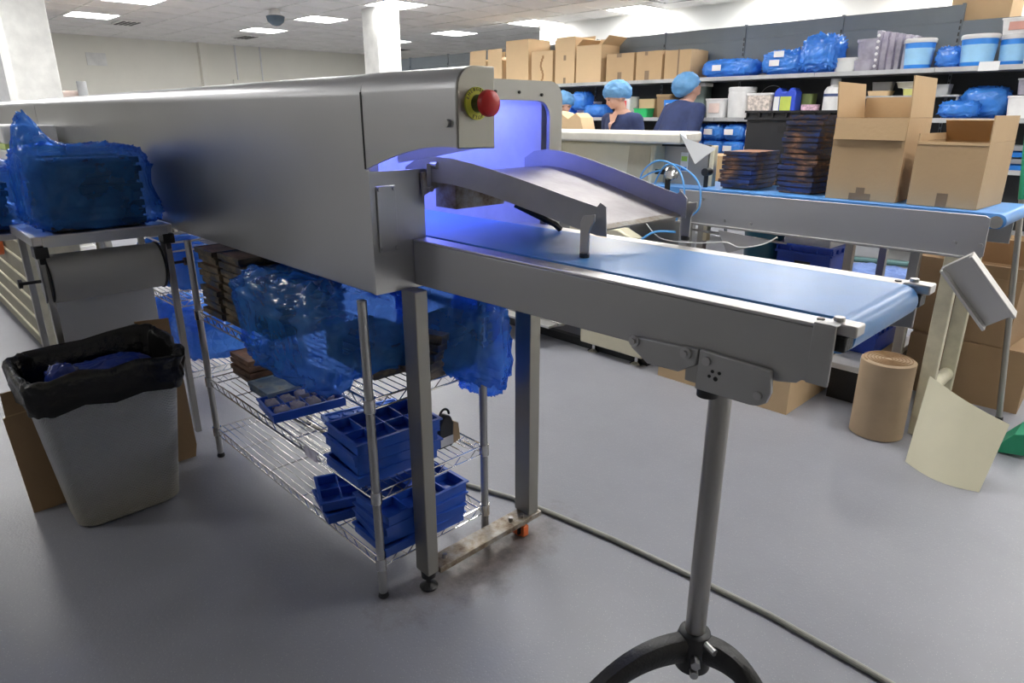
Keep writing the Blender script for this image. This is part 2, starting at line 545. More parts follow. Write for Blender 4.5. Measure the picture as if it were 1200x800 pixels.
# ================================================================ COOLING TUNNEL
def ring(mb, outer, inner, axis, a, b):
    # closed wall between two loops of equal length, extruded a..b
    def P(p, h):
        return {'x': (h, p[0], p[1]), 'y': (p[0], h, p[1]), 'z': (p[0], p[1], h)}[axis]
    n = len(outer)
    vs = [P(p, a) for p in outer] + [P(p, b) for p in outer] + [P(p, a) for p in inner] + [P(p, b) for p in inner]
    fs = []
    for i in range(n):
        j = (i + 1) % n
        fs += [(i, j, n + j, n + i), (2 * n + j, 2 * n + i, 3 * n + i, 3 * n + j), (j, i, 2 * n + i, 2 * n + j), (n + i, n + j, 3 * n + j, 3 * n + i)]
    return mb.add(vs, fs)
def rrect(y0, y1, z0, z1, rb, rt, n=8, rr=None):
    # rounded rectangle, bottom radius rb, top radii rt (near) and rr (far)
    rr = rt if rr is None else rr
    out = []
    for (cx, cy, r, a0) in ((y0 + rb, z0 + rb, rb, 180), (y1 - rb, z0 + rb, rb, 270), (y1 - rr, z1 - rr, rr, 0), (y0 + rt, z1 - rt, rt, 90)):
        for k in range(n + 1):
            a = R(a0 + 90 * k / n)
            out.append((cx + r * math.cos(a), cy + r * math.sin(a)))
    return out
TY0, TY1, TZ0, TZ1 = .882, 1.56, .925, 1.442
XF = -1.40
inner_m = M('white_lined_tunnel_interior', (.62, .63, .66), .4)
tun = thing('cooling_tunnel', 'long brushed stainless steel cooling tunnel on box legs, glowing blue inside', 'machine', (-1.4, 1.2, 0))
mb = MB()
segs = [(-7.9, -4.905), (-4.895, XF)]
seam = []
for a, b in segs:
    mb = ring(MB(), rrect(TY0, TY1, TZ0, TZ1, .004, .05), rrect(TY0 + .012, TY1 - .012, TZ0 + .012, TZ1 - .012, .004, .045), 'x', a, b)
    part('housing_section', mb, steel_body, tun)
mb = MB()
for x in (-4.9,):
    ring(mb, rrect(TY0 + .002, TY1 - .002, TZ0 + .002, TZ1 - .002, .004, .05), rrect(TY0 + .011, TY1 - .011, TZ0 + .011, TZ1 - .011, .004, .045), 'x', x - .0055, x + .0055)
part('seam_gasket', mb, black_plastic, tun)
# inner lining
mb = ring(MB(), rrect(TY0 + .0125, TY1 - .0125, TZ0 + .0125, TZ1 - .0125, .004, .045), rrect(TY0 + .05, TY1 - .055, TZ0 + .02, TZ1 - .04, .004, .03), 'x', -7.85, XF - .02)
part('inner_lining', mb, inner_m, tun)
part('end_cap', MB().box(-7.92, -7.9, TY0, TY1, TZ0, TZ1), steel_body, tun)
# front frame: near cheek, header, far post
FX0, FX1 = XF, XF + .012
part('near_cheek', MB().prism([(TY0, TZ0), (1.042, TZ0), (1.042, 1.165), (1.075, 1.178), (1.075, 1.222), (.9, 1.224), (TY0, 1.226)], 'x', FX0, FX1), steel_body, tun)
fr = rrect(TY0, TY1, 1.0, TZ1, .004, .05)
hd = [(TY0, 1.389), (1.46, 1.389)] + [(1.462 + .045 * math.sin(R(a)), 1.344 + .045 * math.cos(R(a))) for a in (0, 22, 45, 68, 90)] + [(1.507, TZ0)] + [(TY1, TZ0)] + [(TY1 - .05 + .05 * math.cos(R(a)), TZ1 - .05 + .05 * math.sin(R(a))) for a in (0, 18, 36, 54, 72, 90)] + [(TY0 + .05 - .05 * math.sin(R(a)), TZ1 - .05 + .05 * math.cos(R(a))) for a in (0, 30, 60, 90)]
part('frame_header', MB().prism(hd, 'x', FX0, FX1), steel('frame_steel', (.34, .335, .32), .45), tun)
for y, z in ((1.29, 1.41), (1.38, 1.41), (1.47, 1.405)):
    part('frame_screw', MB().cyl((FX1, y, z), (FX1 + .004, y, z), .004, n=10), black_metal, tun)
# hinge plate on the cheek
np_ = part('hinge_plate', MB().box(FX1, FX1 + .006, .898, .952, 1.03, 1.19), steel_body, tun, .002)
for y, z in ((.904, 1.182), (.946, 1.182), (.904, 1.038), (.946, 1.038)):
    part('screw', MB().cyl((FX1 + .006, y, z), (FX1 + .011, y, z), .005, n=10), zinc, np_)
# hood over the mouth
HX1 = -1.062
def hz(x):
    u = (x - XF) / (HX1 - XF)
    return 1.229 + .06 * math.sin(min(1, u * 1.1) * PI / 2)
prof = []
g = []
ysec = [(TY0 + .045 - .045 * math.sin(R(a)), 1.397 + .045 * math.cos(R(a))) for a in range(90, -1, -15)] + [(.98, TZ1)]
n = 14
for i in range(n + 1):
    x = XF + .004 + (HX1 - XF - .004) * i / n
    g.append([(x, TY0, hz(x)), (x, TY0, hz(x) + .02)] + [(x, y, z) for y, z in ysec])
part('hood', MB().sheet(g, -.006), steel_body, tun)
part('hood_inner_side', MB().prism([(XF + .004, 1.24), (HX1, 1.29), (HX1, TZ1), (XF + .004, TZ1)], 'y', .972, .98), inner_m, tun)
part('hood_corner_gasket', MB().box(XF - .002, XF + .004, TY0 - .001, TY0 + .004, 1.23, 1.4), black_plastic, tun)
endp = [(TY0, 1.287), (.98, 1.285), (.98, TZ1)] + [(TY0 + .045 - .045 * math.sin(R(a)), 1.397 + .045 * math.cos(R(a))) for a in (0, 15, 30, 45, 60, 75, 90)]
part('hood_end_cap', MB().prism(endp, 'x', HX1, HX1 + .006), steel('end_cap_steel', (.33, .32, .29), .45), tun, .002)
part('hood_screw', MB().cyl((-1.085, TY0, 1.335), (-1.085, TY0 - .008, 1.335), .008, n=12), zinc, tun)
es = part('stop_plate', MB().cyl((HX1 + .006, .93, 1.372), (HX1 + .010, .93, 1.372), .031, n=32), yellow_m, tun)
part('stop_button_collar', MB().cyl((HX1 + .010, .93, 1.372), (HX1 + .035, .93, 1.372), .017, n=24), M('dark_green_collar', (.08, .1, .04), .4), es)
mb = MB()
prof = [(.017, 0), (.0245, .002), (.0255, .008), (.024, .015), (.016, .021), (0.004, .023)]
mb.lathe(prof, n=28)
mb.mat(Matrix.Translation((HX1 + .035, .93, 1.372)) @ Matrix.Rotation(PI / 2, 4, 'Y'))
part('stop_button', mb, red_m, es)
def text_part(txt, size, m, parent, mtx, name='lettering', align='CENTER', ext=.0004):
    c = bpy.data.curves.new(name, 'FONT'); c.body = txt; c.size = size; c.align_x = align; c.align_y = 'CENTER'; c.extrude = ext; c.resolution_u = 3
    o = bpy.data.objects.new(name, c); COL.objects.link(o)
    me = bpy.data.meshes.new_from_object(o)
    bpy.data.objects.remove(o)
    off = wloc(parent)
    me.transform(Matrix.Translation(-off) @ mtx)
    me.materials.clear(); me.materials.append(m)
    q = bpy.data.objects.new(name, me); COL.objects.link(q); q.parent = parent
    return q
# ring lettering: EMERGENCY above, STOP below
def ring_text(word, a0, step, flip):
    for k, ch in enumerate(word):
        a = R(a0 + step * k)
        y = .93 + .0265 * math.cos(a); z = 1.372 + .0265 * math.sin(a)
        rot = Matrix.Translation((HX1 + .0102, y, z)) @ Matrix.Rotation(a - PI / 2 + (PI if flip else 0), 4, 'X') @ Matrix(((0, 0, 1, 0), (1, 0, 0, 0), (0, 1, 0, 0), (0, 0, 0, 1)))
        text_part(ch, .009, text_m, es, rot, 'letter')
ring_text('EMERGENCY', 158, -17, False)
ring_text('STOP', 245, 17, True)
# blue tubes under the roof of the tunnel
blue_e = emit('blue_tube_light', (.24, .28, 1.0), BLUE)
tubes = MB().cyl((-6.5, 1.12, 1.36), (-1.6, 1.12, 1.36), .012, n=10)
part('blue_tube', MB().cyl((-3.4, 1.05, 1.375), (-1.5, 1.05, 1.375), .011, n=10), blue_e, tun)
part('blue_tube', MB().cyl((-3.4, 1.36, 1.375), (-1.5, 1.36, 1.375), .011, n=10), blue_e, tun)
part('blue_tube', MB().cyl((-1.375, .925, 1.418), (-1.075, .925, 1.418), .006, n=8), blue_e, tun)
# deflector plate with cocoa stains hanging under the chute
part('deflector_arm', MB().prism([(1.03, 1.158), (1.03, 1.215), (1.08, 1.222), (1.08, 1.178)], 'x', -1.384, -1.376), stain_m, tun)
part('deflector_plate', MB().prism([(1.078, 1.127), (1.242, 1.127), (1.25, 1.205), (1.078, 1.222)], 'x', -1.31, -1.305).box(-1.384, -1.305, 1.076, 1.08, 1.127, 1.22), stain_m, tun)
part('pivot_link', MB().box(-1.376, -1.37, 1.04, 1.052, 1.17, 1.235).cyl((-1.376, 1.046, 1.175), (-1.36, 1.046, 1.175), .007, n=10).cyl((-1.376, 1.06, 1.232), (-1.35, 1.06, 1.232), .009, n=10), zinc, tun)
part('dark_guide_bar', MB().tube([(-1.27, 1.25, 1.128), (-1.2, 1.33, 1.075), (-1.2, 1.35, 1.06)], .009, 6), black_metal, tun)
# legs
leg_m = steel('leg_tube_steel', (.36, .35, .32), .5)
def leg_pair(x0, first=False):
    part('leg', MB().box(x0 - .005, x0 + .055, .967, 1.007, .06, TZ0), leg_m, tun, .003)
    part('leg', MB().box(x0 - .013, x0 + .055, 1.39, 1.435, .075, TZ0), leg_m, tun, .003)
    part('foot_bar', MB().box(x0 - .005, x0 + .062, 1.0075, 1.445, .055, .074), stain_m, tun, .002)
    for y in (1.05, 1.33, 1.37):
        part('bolt', MB().cyl((x0 + .03 + (.012 if y > 1.35 else 0), y, .074), (x0 + .03 + (.012 if y > 1.35 else 0), y, .086), .008, n=6), zinc, tun)
    f = part('levelling_foot', MB().lathe([(.026, 0), (.028, .006), (.014, .016), (.009, .02), (.009, .04), (.022, .041), (.022, .06)], (x0 + .028, .987, 0), 16), black_metal, tun)
    c = part('caster_fork', MB().box(x0 + .005, x0 + .05, 1.345, 1.4, .046, .055).box(x0 + .008, x0 + .014, 1.35, 1.39, .015, .05).box(x0 + .04, x0 + .046, 1.35, 1.39, .015, .05), black_metal, tun)
    part('caster_wheel', MB().cyl((x0 + .015, 1.37, .02), (x0 + .039, 1.37, .02), .02, n=20), orange_m, c)
    part('caster_tyre', MB().box(x0 + .046, x0 + .06, 1.36, 1.385, .006, .045), orange_m, c, .003)
for x0 in (XF, -4.5, -6.2): leg_pair(x0)

# ================================================================ OUTFEED CONVEYOR
cv = thing('outfeed_conveyor', 'stainless outfeed conveyor with blue belt running out of the tunnel mouth', 'conveyor', (-.6, 1.2, 0))
XE = -.335
def belt_loop(x0, x1, zt, zb, n=10):
    r = (zt - zb) / 2; c = (zt + zb) / 2
    pts = [(x0, zt)]
    for k in range(n + 1):
        a = R(90 - 180 * k / n); pts.append((x1 - r + r * math.cos(a), c + r * math.sin(a)))
    pts += [(x0, zb)]
    for k in range(1, n):
        a = R(270 - 180 * k / n); pts.append((x0 + r * math.cos(a), c + r * math.sin(a)))
    return pts
part('belt', MB().prism(belt_loop(-7.5, -.325, 1.054, .995), 'y', 1.052, 1.358), belt_m, cv, .001)
part('end_roller', MB().cyl((-.355, 1.0455, 1.024), (-.355, 1.3665, 1.024), .02, n=20), chrome, cv)
side_pts = [(XF + .013, 1.046), (XF + .013, .934), (-.43, .944), (-.415, .944), (-.385, .95), (-.378, .957), (-.338, .962), (-.338, 1.046)]
part('side_rail', MB().prism(side_pts, 'y', 1.0, 1.007), steel_grey, cv, .002)
part('side_rail', MB().prism([(x, z) for x, z in side_pts], 'y', 1.404, 1.411), steel_grey, cv, .002)
part('rail_cap', MB().box(XF + .013, -.36, 1.0, 1.044, 1.0465, 1.052), steel_bright, cv, .0015)
part('rail_cap', MB().box(XF + .013, -.33, 1.367, 1.411, 1.0465, 1.052), steel_bright, cv, .0015)
part('end_plate', MB().box(-.37, -.336, .994, .9995, .958, 1.054).box(-.37, -.336, .994, 1.012, 1.0525, 1.056), steel_grey, cv, .002)
for y0, y1 in ((1.01, 1.045), (1.367, 1.404)):
    e = part('bearing_block', MB().box(-.36, -.325, y0, y1, 1.012, 1.0375), black_metal, cv, .003)
    part('bearing_cap', MB().box(-.359, -.312, y0, y1, 1.038, 1.056), steel_bright, e, .003)
    part('screw', MB().cyl((-.345, (y0 + y1) / 2, 1.056), (-.345, (y0 + y1) / 2, 1.062), .008, n=10), zinc, e)
    part('screw', MB().cyl((-.372, (y0 + y1) / 2, 1.052), (-.372, (y0 + y1) / 2, 1.054), .006, n=10), black_metal, e)
part('slider_bed', MB().box(-7.3, -.42, 1.05, 1.36, 1.02, 1.03), steel_dull, cv)
part('cross_member', MB().box(-1.0, -.95, 1.0075, 1.4035, .965, .99), steel_dull, cv)
part('cross_member', MB().box(-.52, -.47, 1.0075, 1.4035, .95, .99), steel_dull, cv)
b1 = part('bracket_plate', MB().prism([(-.7, .957), (-.553, .966), (-.556, .936), (-.59, .915), (-.655, .913), (-.692, .935)], 'y', .989, .9995), steel_grey, cv, .002)
for x, z in ((-.685, .951), (-.575, .955)):
    part('bolt', MB().cyl((x, .989, z), (x, .984, z), .011, n=20).cyl((x, .984, z), (x, .979, z), .006, n=6), zinc, b1)
b2 = part('mounting_plate', MB().prism([(-.553, .894), (-.55, .968), (-.422, .963), (-.418, .925), (-.424, .906), (-.436, .898), (-.45, .895)], 'y', .988, .9985), steel_grey, cv, .002)
for x, z, r in ((-.534, .951, .008), (-.522, .935, .003), (-.509, .935, .003), (-.527, .925, .003), (-.515, .923, .004), (-.437, .917, .007)):
    part('bolt', MB().cyl((x, .9879, z), (x, .983 if r > .005 else .987, z), r, n=14), zinc if r > .005 else black_metal, b2)
part('mounting_arm', MB().box(-.635, -.585, 1.008, 1.4, .936, .95).box(-.58, -.5, .999, 1.03, .9, .935), steel_dull, cv)
part('clamp_knob', MB().cyl((-.56, 1.05, .86), (-.56, 1.05, .89), .02, n=18), black_plastic, cv)
part('pole', MB().cyl((-.61, 1.2, .16), (-.61, 1.2, .935), .0235, n=32), steel('pole_steel', (.4, .39, .37), .4), cv)
hub = part('hub', MB().lathe([(.03, .095), (.042, .1), (.043, .17), (.036, .195), (.0285, .2)], (-.61, 1.2, 0), 28), black_plastic, cv)
part('hub_bolt', MB().cyl((-.585, 1.165, .15), (-.572, 1.147, .15), .012, n=6).cyl((-.585, 1.165, .118), (-.575, 1.15, .118), .010, n=14), zinc, hub)
part('hub_bolt', MB().cyl((-.575, 1.19, .185), (-.545, 1.18, .185), .008, n=12), zinc, hub)
def tripod_leg(dx, dy):
    L = math.hypot(dx, dy); ux, uy = dx / L, dy / L
    g = []
    K = 14
    mb = MB()
    path = []
    for k in range(K + 1):
        u = k / K
        r = L * u + .02
        z = .155 + .018 * math.sin(u * PI) - .13 * u ** 2.3
        path.append((-.61 + ux * r, 1.2 + uy * r, z))
    sec = []
    vs = []; fs = []
    nn = 12
    for k, p in enumerate(path):
        u = k / K
        wd = .027 * (1 - .25 * u); h = .036 * (1 - .3 * u)
        for q in range(nn):
            a = 2 * PI * q / nn
            c, s_ = math.cos(a), math.sin(a)
            c = math.copysign(abs(c) ** .7, c); s_ = math.copysign(abs(s_) ** .7, s_)
            vs.append((p[0] - uy * wd * c, p[1] + ux * wd * c, max(.002, p[2] + h * s_)))
    for k in range(K):
        for q in range(nn):
            fs.append((k * nn + q, k * nn + (q + 1) % nn, (k + 1) * nn + (q + 1) % nn, (k + 1) * nn + q))
    fs += [tuple(range(nn - 1, -1, -1)), tuple(range(K * nn, K * nn + nn))]
    part('foot_leg', MB().add(vs, fs), black_metal, cv)
tripod_leg(-.13, -.29)
tripod_leg(.2, .02)

# chute from the tunnel mouth down to the belt
ch = thing('exit_chute', 'arched steel chute with raised sides sloping from tunnel mouth over blue belt', 'chute', (-1.1, 1.28, 1.05))
px = [(-1.46, 1.225), (-1.42, 1.246), (-1.37, 1.253), (-1.31, 1.25), (-1.25, 1.241), (-1.19, 1.229), (-1.12, 1.213), (-1.05, 1.196), (-.98, 1.178), (-.915, 1.163)]
def ny_(x): return 1.05 + (x + 1.42) * .2
def fy_(x): return 1.475 - (x + 1.42) * .03
part('slide_plate', MB().sheet([[(x, ny_(x), z - .045), (x, fy_(x), z - .045)] for x, z in px], .003), chute_m, ch)
fl = M('flange_steel', (.42, .42, .43), .5, .5)
part('side_flange', MB().sheet([[(x, ny_(x) + .0, z - .062), (x, ny_(x) - .0, z - .005 * 0)] for x, z in px] + [[(-.903, ny_(-.9), 1.1), (-.909, ny_(-.9), 1.172)], [(-.89, ny_(-.89), 1.1), (-.895, ny_(-.89), 1.164)]], .003), fl, ch)
part('side_flange', MB().sheet([[(x, fy_(x) + .003, z - .05), (x, fy_(x) + .003, z + .004)] for x, z in px] + [[(-.903, fy_(-.9) + .003, 1.112), (-.903, fy_(-.9) + .003, 1.174)], [(-.885, fy_(-.88) + .003, 1.11), (-.885, fy_(-.88) + .003, 1.158)]], .003), fl, ch)
part('lip', MB().sheet([[(-.915, ny_(-.915), 1.118), (-.915, fy_(-.915), 1.118)], [(-.9, ny_(-.9), 1.111), (-.9, fy_(-.9), 1.111)]], .004), stain_m, ch)
for yy, xx in ((1.125, -.925), (1.475, -.89)):
    br = part('support_bracket', MB().prism([(xx - .012, 1.062), (xx + .012, 1.062), (xx + .012, 1.11), (xx + .018, 1.125), (xx + .026, 1.135), (xx + .026, 1.15), (xx - .005, 1.145), (xx - .012, 1.13)], 'y', yy - .004, yy + .001), steel_dull, ch, .001)
    part('bracket_foot', MB().cyl((xx, yy - .001, 1.0545), (xx, yy - .001, 1.064), .011, n=16), black_plastic, br)

# ================================================================ CRUMPLED BAGS
def bag(name, c, s, m, seed=0, amp=.12, nu=44, nv=30, p=.55, peak=None, flat=True, parent=None, fn=None, freq=3.0):
    # rounded-box blob pushed about by cellular noise so that it creases like thin plastic
    rs = Vector((seed * 7.31, seed * 3.77, seed * 1.93))
    mb = MB(); vs = []
    for j in range(nv + 1):
        ph = -PI / 2 + PI * j / nv
        for i in range(nu):
            t = 2 * PI * i / nu
            def sp(v, e): return math.copysign(abs(v) ** e, v)
            x = sp(math.cos(ph), p) * sp(math.cos(t), p); y = sp(math.cos(ph), p) * sp(math.sin(t), p); z = sp(math.sin(ph), p)
            q = Vector((x * s[0] / 2, y * s[1] / 2, z * s[2] / 2))
            k = Vector((x * s[0], y * s[1], z * s[2])) * (freq / max(s) * 1.0) + rs
            d = noise.voronoi(k * 2.2)[0]
            a = (d[1] - d[0]) * .9 - .35 + .5 * noise.noise(k * 5.0) + .08 * noise.noise(k * 11)
            nrm = Vector((x, y, z)).normalized()
            q += nrm * a * amp * min(s)
            if peak:
                px_, py_, ph_, pr_ = peak
                dd = math.hypot(q.x - px_, q.y - py_) / pr_
                if z > 0: q.z += ph_ * math.exp(-dd * dd) * max(0, z)
            if fn: q = fn(q, x, y, z)
            if flat and q.z < -s[2] / 2: q.z = -s[2] / 2
            vs.append(q + Vector(c))
    fs = []
    for j in range(nv):
        for i in range(nu):
            a = j * nu + i; b = j * nu + (i + 1) % nu
            if j == 0: fs.append((a, b + nu, a + nu))
            elif j == nv - 1: fs.append((a, b, a + nu))
            else: fs.append((a, b, b + nu, a + nu))
    mb.add(vs, fs)
    o = part(name, mb, m, parent, ang=180)
    return o
def bag_thing(name, lab, cat, c, s, m, group=None, **kw):
    o = bag(name, (0, 0, s[2] / 2), s, m, **kw)
    o.location = (c[0], c[1], c[2])
    return tag(o, lab, cat, group)

# ================================================================ WIRE RACK UNDER THE TUNNEL
RX0, RX1, RY0, RY1 = -2.63, -1.432, .865, 1.27
SZ = (.13, .35, .63)
def wire_rack(x0, x1, y0, y1, top, lab, zs, group=None):
    rk = thing('wire_rack', lab, 'rack', ((x0 + x1) / 2, (y0 + y1) / 2, 0), 0, group)
    for x in (x0, x1):
        for y in (y0, y1):
            mb = MB().cyl((x, y, .012), (x, y, top), .0125, n=16)
            for k in range(int(top / .025)): mb.cyl((x, y, .03 + k * .025), (x, y, .0315 + k * .025), .0131, n=12)
            q = part('post', mb, zinc, rk)
            part('post_foot', MB().lathe([(.014, 0), (.016, .004), (.012, .02)], (x, y, 0), 14), black_plastic, q)
    for z in zs:
        mb = MB()
        for zz in (z, z - .028):
            mb.tube([(x0, y0, zz), (x1, y0, zz)], .003, 6).tube([(x0, y1, zz), (x1, y1, zz)], .003, 6)
            mb.tube([(x0, y0, zz), (x0, y1, zz)], .003, 6).tube([(x1, y0, zz), (x1, y1, zz)], .003, 6)
        for yy in (y0, y1):
            K = int((x1 - x0) / .03); mb.tube([(x0 + (x1 - x0) * k / K, yy, z - (.028 if k % 2 else 0)) for k in range(K + 1)], .0018, 4)
        for xx in (x0, x1):
            K = int((y1 - y0) / .03); mb.tube([(xx, y0 + (y1 - y0) * k / K, z - (.028 if k % 2 else 0)) for k in range(K + 1)], .0018, 4)
        for x in (x0, x1):
            for y in (y0, y1): mb.cyl((x, y, z - .032), (x, y, z + .006), .0165, n=14)
        sh = part('shelf', mb, chrome, rk)
        wm = MB()
        K = int((y1 - y0) / .024)
        for k in range(1, K): wm.tube([(x0, y0 + (y1 - y0) * k / K, z), (x1, y0 + (y1 - y0) * k / K, z)], .0016, 5)
        for k in range(1, 5): wm.tube([(x0 + (x1 - x0) * k / 5, y0, z - .006), (x0 + (x1 - x0) * k / 5, y1, z - .006)], .0028, 5)
        w_ = part('shelf_wires', wm, chrome, sh); w_['kind'] = 'stuff'
    return rk
rk = wire_rack(RX0, RX1, RY0, RY1, .905, 'chrome wire shelving rack standing under the steel tunnel', SZ)
part('tag_holder', MB().box(-1.83, -1.755, RY0 - .008, RY0 - .004, .318, .355), film_clear, rk)

# moulds: slab with a raised rim, origin at the base centre
def mould(name, w, d, h, m, mt, rim=.008, rm=None):
    mb = MB().box(-w / 2 + .007, w / 2 - .007, -d / 2 + .007, d / 2 - .007, 0, h * .8)
    rb_ = MB()
    for a in ((-w / 2 - .002, w / 2 + .002, -d / 2 - .002, -d / 2 + rim), (-w / 2 - .002, w / 2 + .002, d / 2 - rim, d / 2 + .002), (-w / 2 - .002, -w / 2 + rim, -d / 2 + rim, d / 2 - rim), (w / 2 - rim, w / 2 + .002, -d / 2 + rim, d / 2 - rim)):
        rb_.box(*a, h * .32, h)
    o = part(name, mb, m, None)
    part('rim', rb_, rm or m, o)
    if mt is not None:
        part('filled_top', MB().box(-w / 2 + rim, w / 2 - rim, -d / 2 + rim, d / 2 - rim, h * .8, h * .96), mt, o)
    return o
def mould_stack(proto, x, y, z, n, h, labf, group, cat='mould', jit=.006, rz0=0, jr=2.5, first=[], vari=None):
    for k in range(n):
        lab = labf(k, n)
        loc = (x + random.uniform(-jit, jit), y + random.uniform(-jit, jit), z + k * h)
        rz = rz0 + R(random.uniform(-jr, jr))
        pr0 = proto
        if vari: pr0 = vari[(k * 2 + k // 3) % 3] if n < 10 else vari[(1, 0, 1, 2, 0, 1, 0, 0, 2, 1, 0, 2, 1, 2, 2)[n - 1 - k]]
        if pr0 is not proto or proto in first:
            if pr0 not in first: first.append(pr0); place(pr0, loc, rz); tag(pr0, lab, cat, group)
            else: dup(pr0, loc, rz, lab, group)
            continue
        if proto not in first:
            first.append(proto); place(proto, loc, rz); tag(proto, lab, cat, group)
        else: dup(proto, loc, rz, lab, group)

mt = mould('stacked_mould', .165, .27, .028, mould_tan_m, mould_brown_m)
for q, (x, y, n_, nm) in enumerate(((-2.49, 1.01, 9, 'left stack'), (-2.31, 1.02, 9, 'middle stack'), (-2.13, 1.03, 8, 'right stack'))):
    mould_stack(mt, x, y, SZ[2] + .003, n_, .0285, lambda k, n, nm=nm: 'tan and navy mould on the rack, %s, %s' % (nm, lvl(k, n)), 'moulds stacked on the top wire shelf', jit=.008)
mbn = mould('caked_mould', .17, .24, .026, mould_brown_m, mould_top_m)
mould_stack(mbn, -2.5, 1.07, SZ[1] + .003, 4, .026, lambda k, n: 'brown caked mould low on the rack by its left post, %s' % lvl(k, n), 'brown moulds on the middle wire shelf')
mbl = mould('pale_mould', .17, .26, .022, mould_material('pale_blue_brown_mould', [(.4, (.12, .2, .34)), (.6, (.3, .36, .42)), (.7, (.2, .12, .08))], 14), None)
mould_stack(mbl, -2.29, 1.05, SZ[1] + .003, 2, .022, lambda k, n: 'flat pale blue mould beside the brown ones on the wire shelf, %s' % lvl(k, n), 'pale moulds on the middle wire shelf')

# blue trays with pockets
def pocket_tray(name, w, d, h, nx_, ny_c, m, round_=False):
    mb = MB()
    mb.box(-w / 2, w / 2, -d / 2, d / 2, 0, .004)
    t_ = .004
    for k in range(nx_ + 1):
        x = -w / 2 + t_ / 2 + (w - t_) * k / nx_
        e = .0 if k in (0, nx_) else -.004
        mb.box(x - t_ / 2, x + t_ / 2, -d / 2, d / 2, .004, h + e)
    for k in range(ny_c + 1):
        y = -d / 2 + t_ / 2 + (d - t_) * k / ny_c
        e = .0 if k in (0, ny_c) else -.004
        mb.box(-w / 2 + t_, w / 2 - t_, y - t_ / 2, y + t_ / 2, .004, h + e)
    mb.box(-w / 2 - .006, w / 2 + .006, -d / 2 - .006, -d / 2, h - .005, h).box(-w / 2 - .006, w / 2 + .006, d / 2, d / 2 + .006, h - .005, h)
    mb.box(-w / 2 - .006, -w / 2, -d / 2, d / 2, h - .005, h).box(w / 2, w / 2 + .006, -d / 2, d / 2, h - .005, h)
    return part(name, mb, m, None)
tr = pocket_tray('blue_tray', .17, .26, .034, 2, 4, blue_tray_m)
tag(tr, 'blue pocket tray of clear wrapped sweets on the middle wire shelf', 'tray'); place(tr, (-2.11, 1.0, SZ[1] + .003), R(-8))
rp = random.Random(3)
for k in range(8):
    q = (-2.11 + (-.04 if k % 2 else .04) + rp.uniform(-.005, .005), .905 + .058 * (k // 2), SZ[1] + .012)
    bag_thing('wrapped_sweets', '%s clear wrapped sweet bundle in the blue pocket tray, counted from the front' % ORD[k], 'sweets', q, (.06, .045, .032), film_clear, 'clear bundles in the blue tray', seed=k + 3, nu=16, nv=10, amp=.3)
trl = mould('pale_blue_mould_tray', .19, .27, .024, blue_tray_l, None)
for a in range(3):
    for b in range(5):
        part('cavity_ring', MB().lathe([(.016, 0), (.022, 0), (.022, .004), (.019, .006), (.016, .002)], (-.058 + .058 * a, -.1 + .05 * b, .0195), 14), blue_tray_l, trl)
tag(trl, 'pale blue tray with round cavities lying right of the sweets tray', 'tray'); place(trl, (-1.83, 1.1, SZ[1] + .003), R(-12))
for k in range(4):
    o = dup(tr, (-1.565 + rp.uniform(-.01, .01), .985 + rp.uniform(-.01, .01), SZ[1] + .003 + k * .0345), R(-6 + rp.uniform(-4, 4)), 'deep blue tray stacked behind the rack front post, %s' % lvl(k, 4), 'blue trays stacked on the middle wire shelf')
    o.scale = (1.1, 1.05, 1)
for k in range(4):
    dup(tr, (-1.51 + rp.uniform(-.01, .01), 1.03 + rp.uniform(-.008, .008), SZ[0] + .003 + k * .0345), R(-4 + rp.uniform(-4, 4)), 'deep blue tray on the lowest wire shelf near the leg, %s' % lvl(k, 4), 'blue trays stacked on the lowest wire shelf').scale = (1.05, 1.1, 1)
for k in range(2):
    o = dup(tr, (-1.74, .99, SZ[0] + .003 + k * .036), R(-14 - 8 * k), 'deep blue tray left of the low stack, %s' % ('lower of two' if k == 0 else 'upper of two'), 'two blue trays at the left of the lowest wire shelf')
bg = thing('hanging_pouch', 'small black pouch with a hang hole standing at the rack right end', 'pouch', (-1.5, 1.2, SZ[1]))
part('body', MB().prism([(1.145, .353), (1.2, .353), (1.205, .43), (1.195, .455), (1.18, .462), (1.165, .455), (1.15, .43)], 'x', -1.53, -1.5), black_plastic, bg, .004)
part('card_side', MB().prism([(1.202, .353), (1.235, .36), (1.228, .42), (1.21, .43)], 'x', -1.53, -1.505), cardb_l, bg, .002)
part('hang_loop', MB().tube([(-1.515, 1.18 + .018 * math.cos(a / 10 * PI), .458 + .02 * math.sin(a / 10 * PI)) for a in range(11)], .004, 6), black_plastic, bg)
part('price_tag', MB().box(-1.4995, -1.498, 1.15, 1.2, .36, .39), white_card, bg)

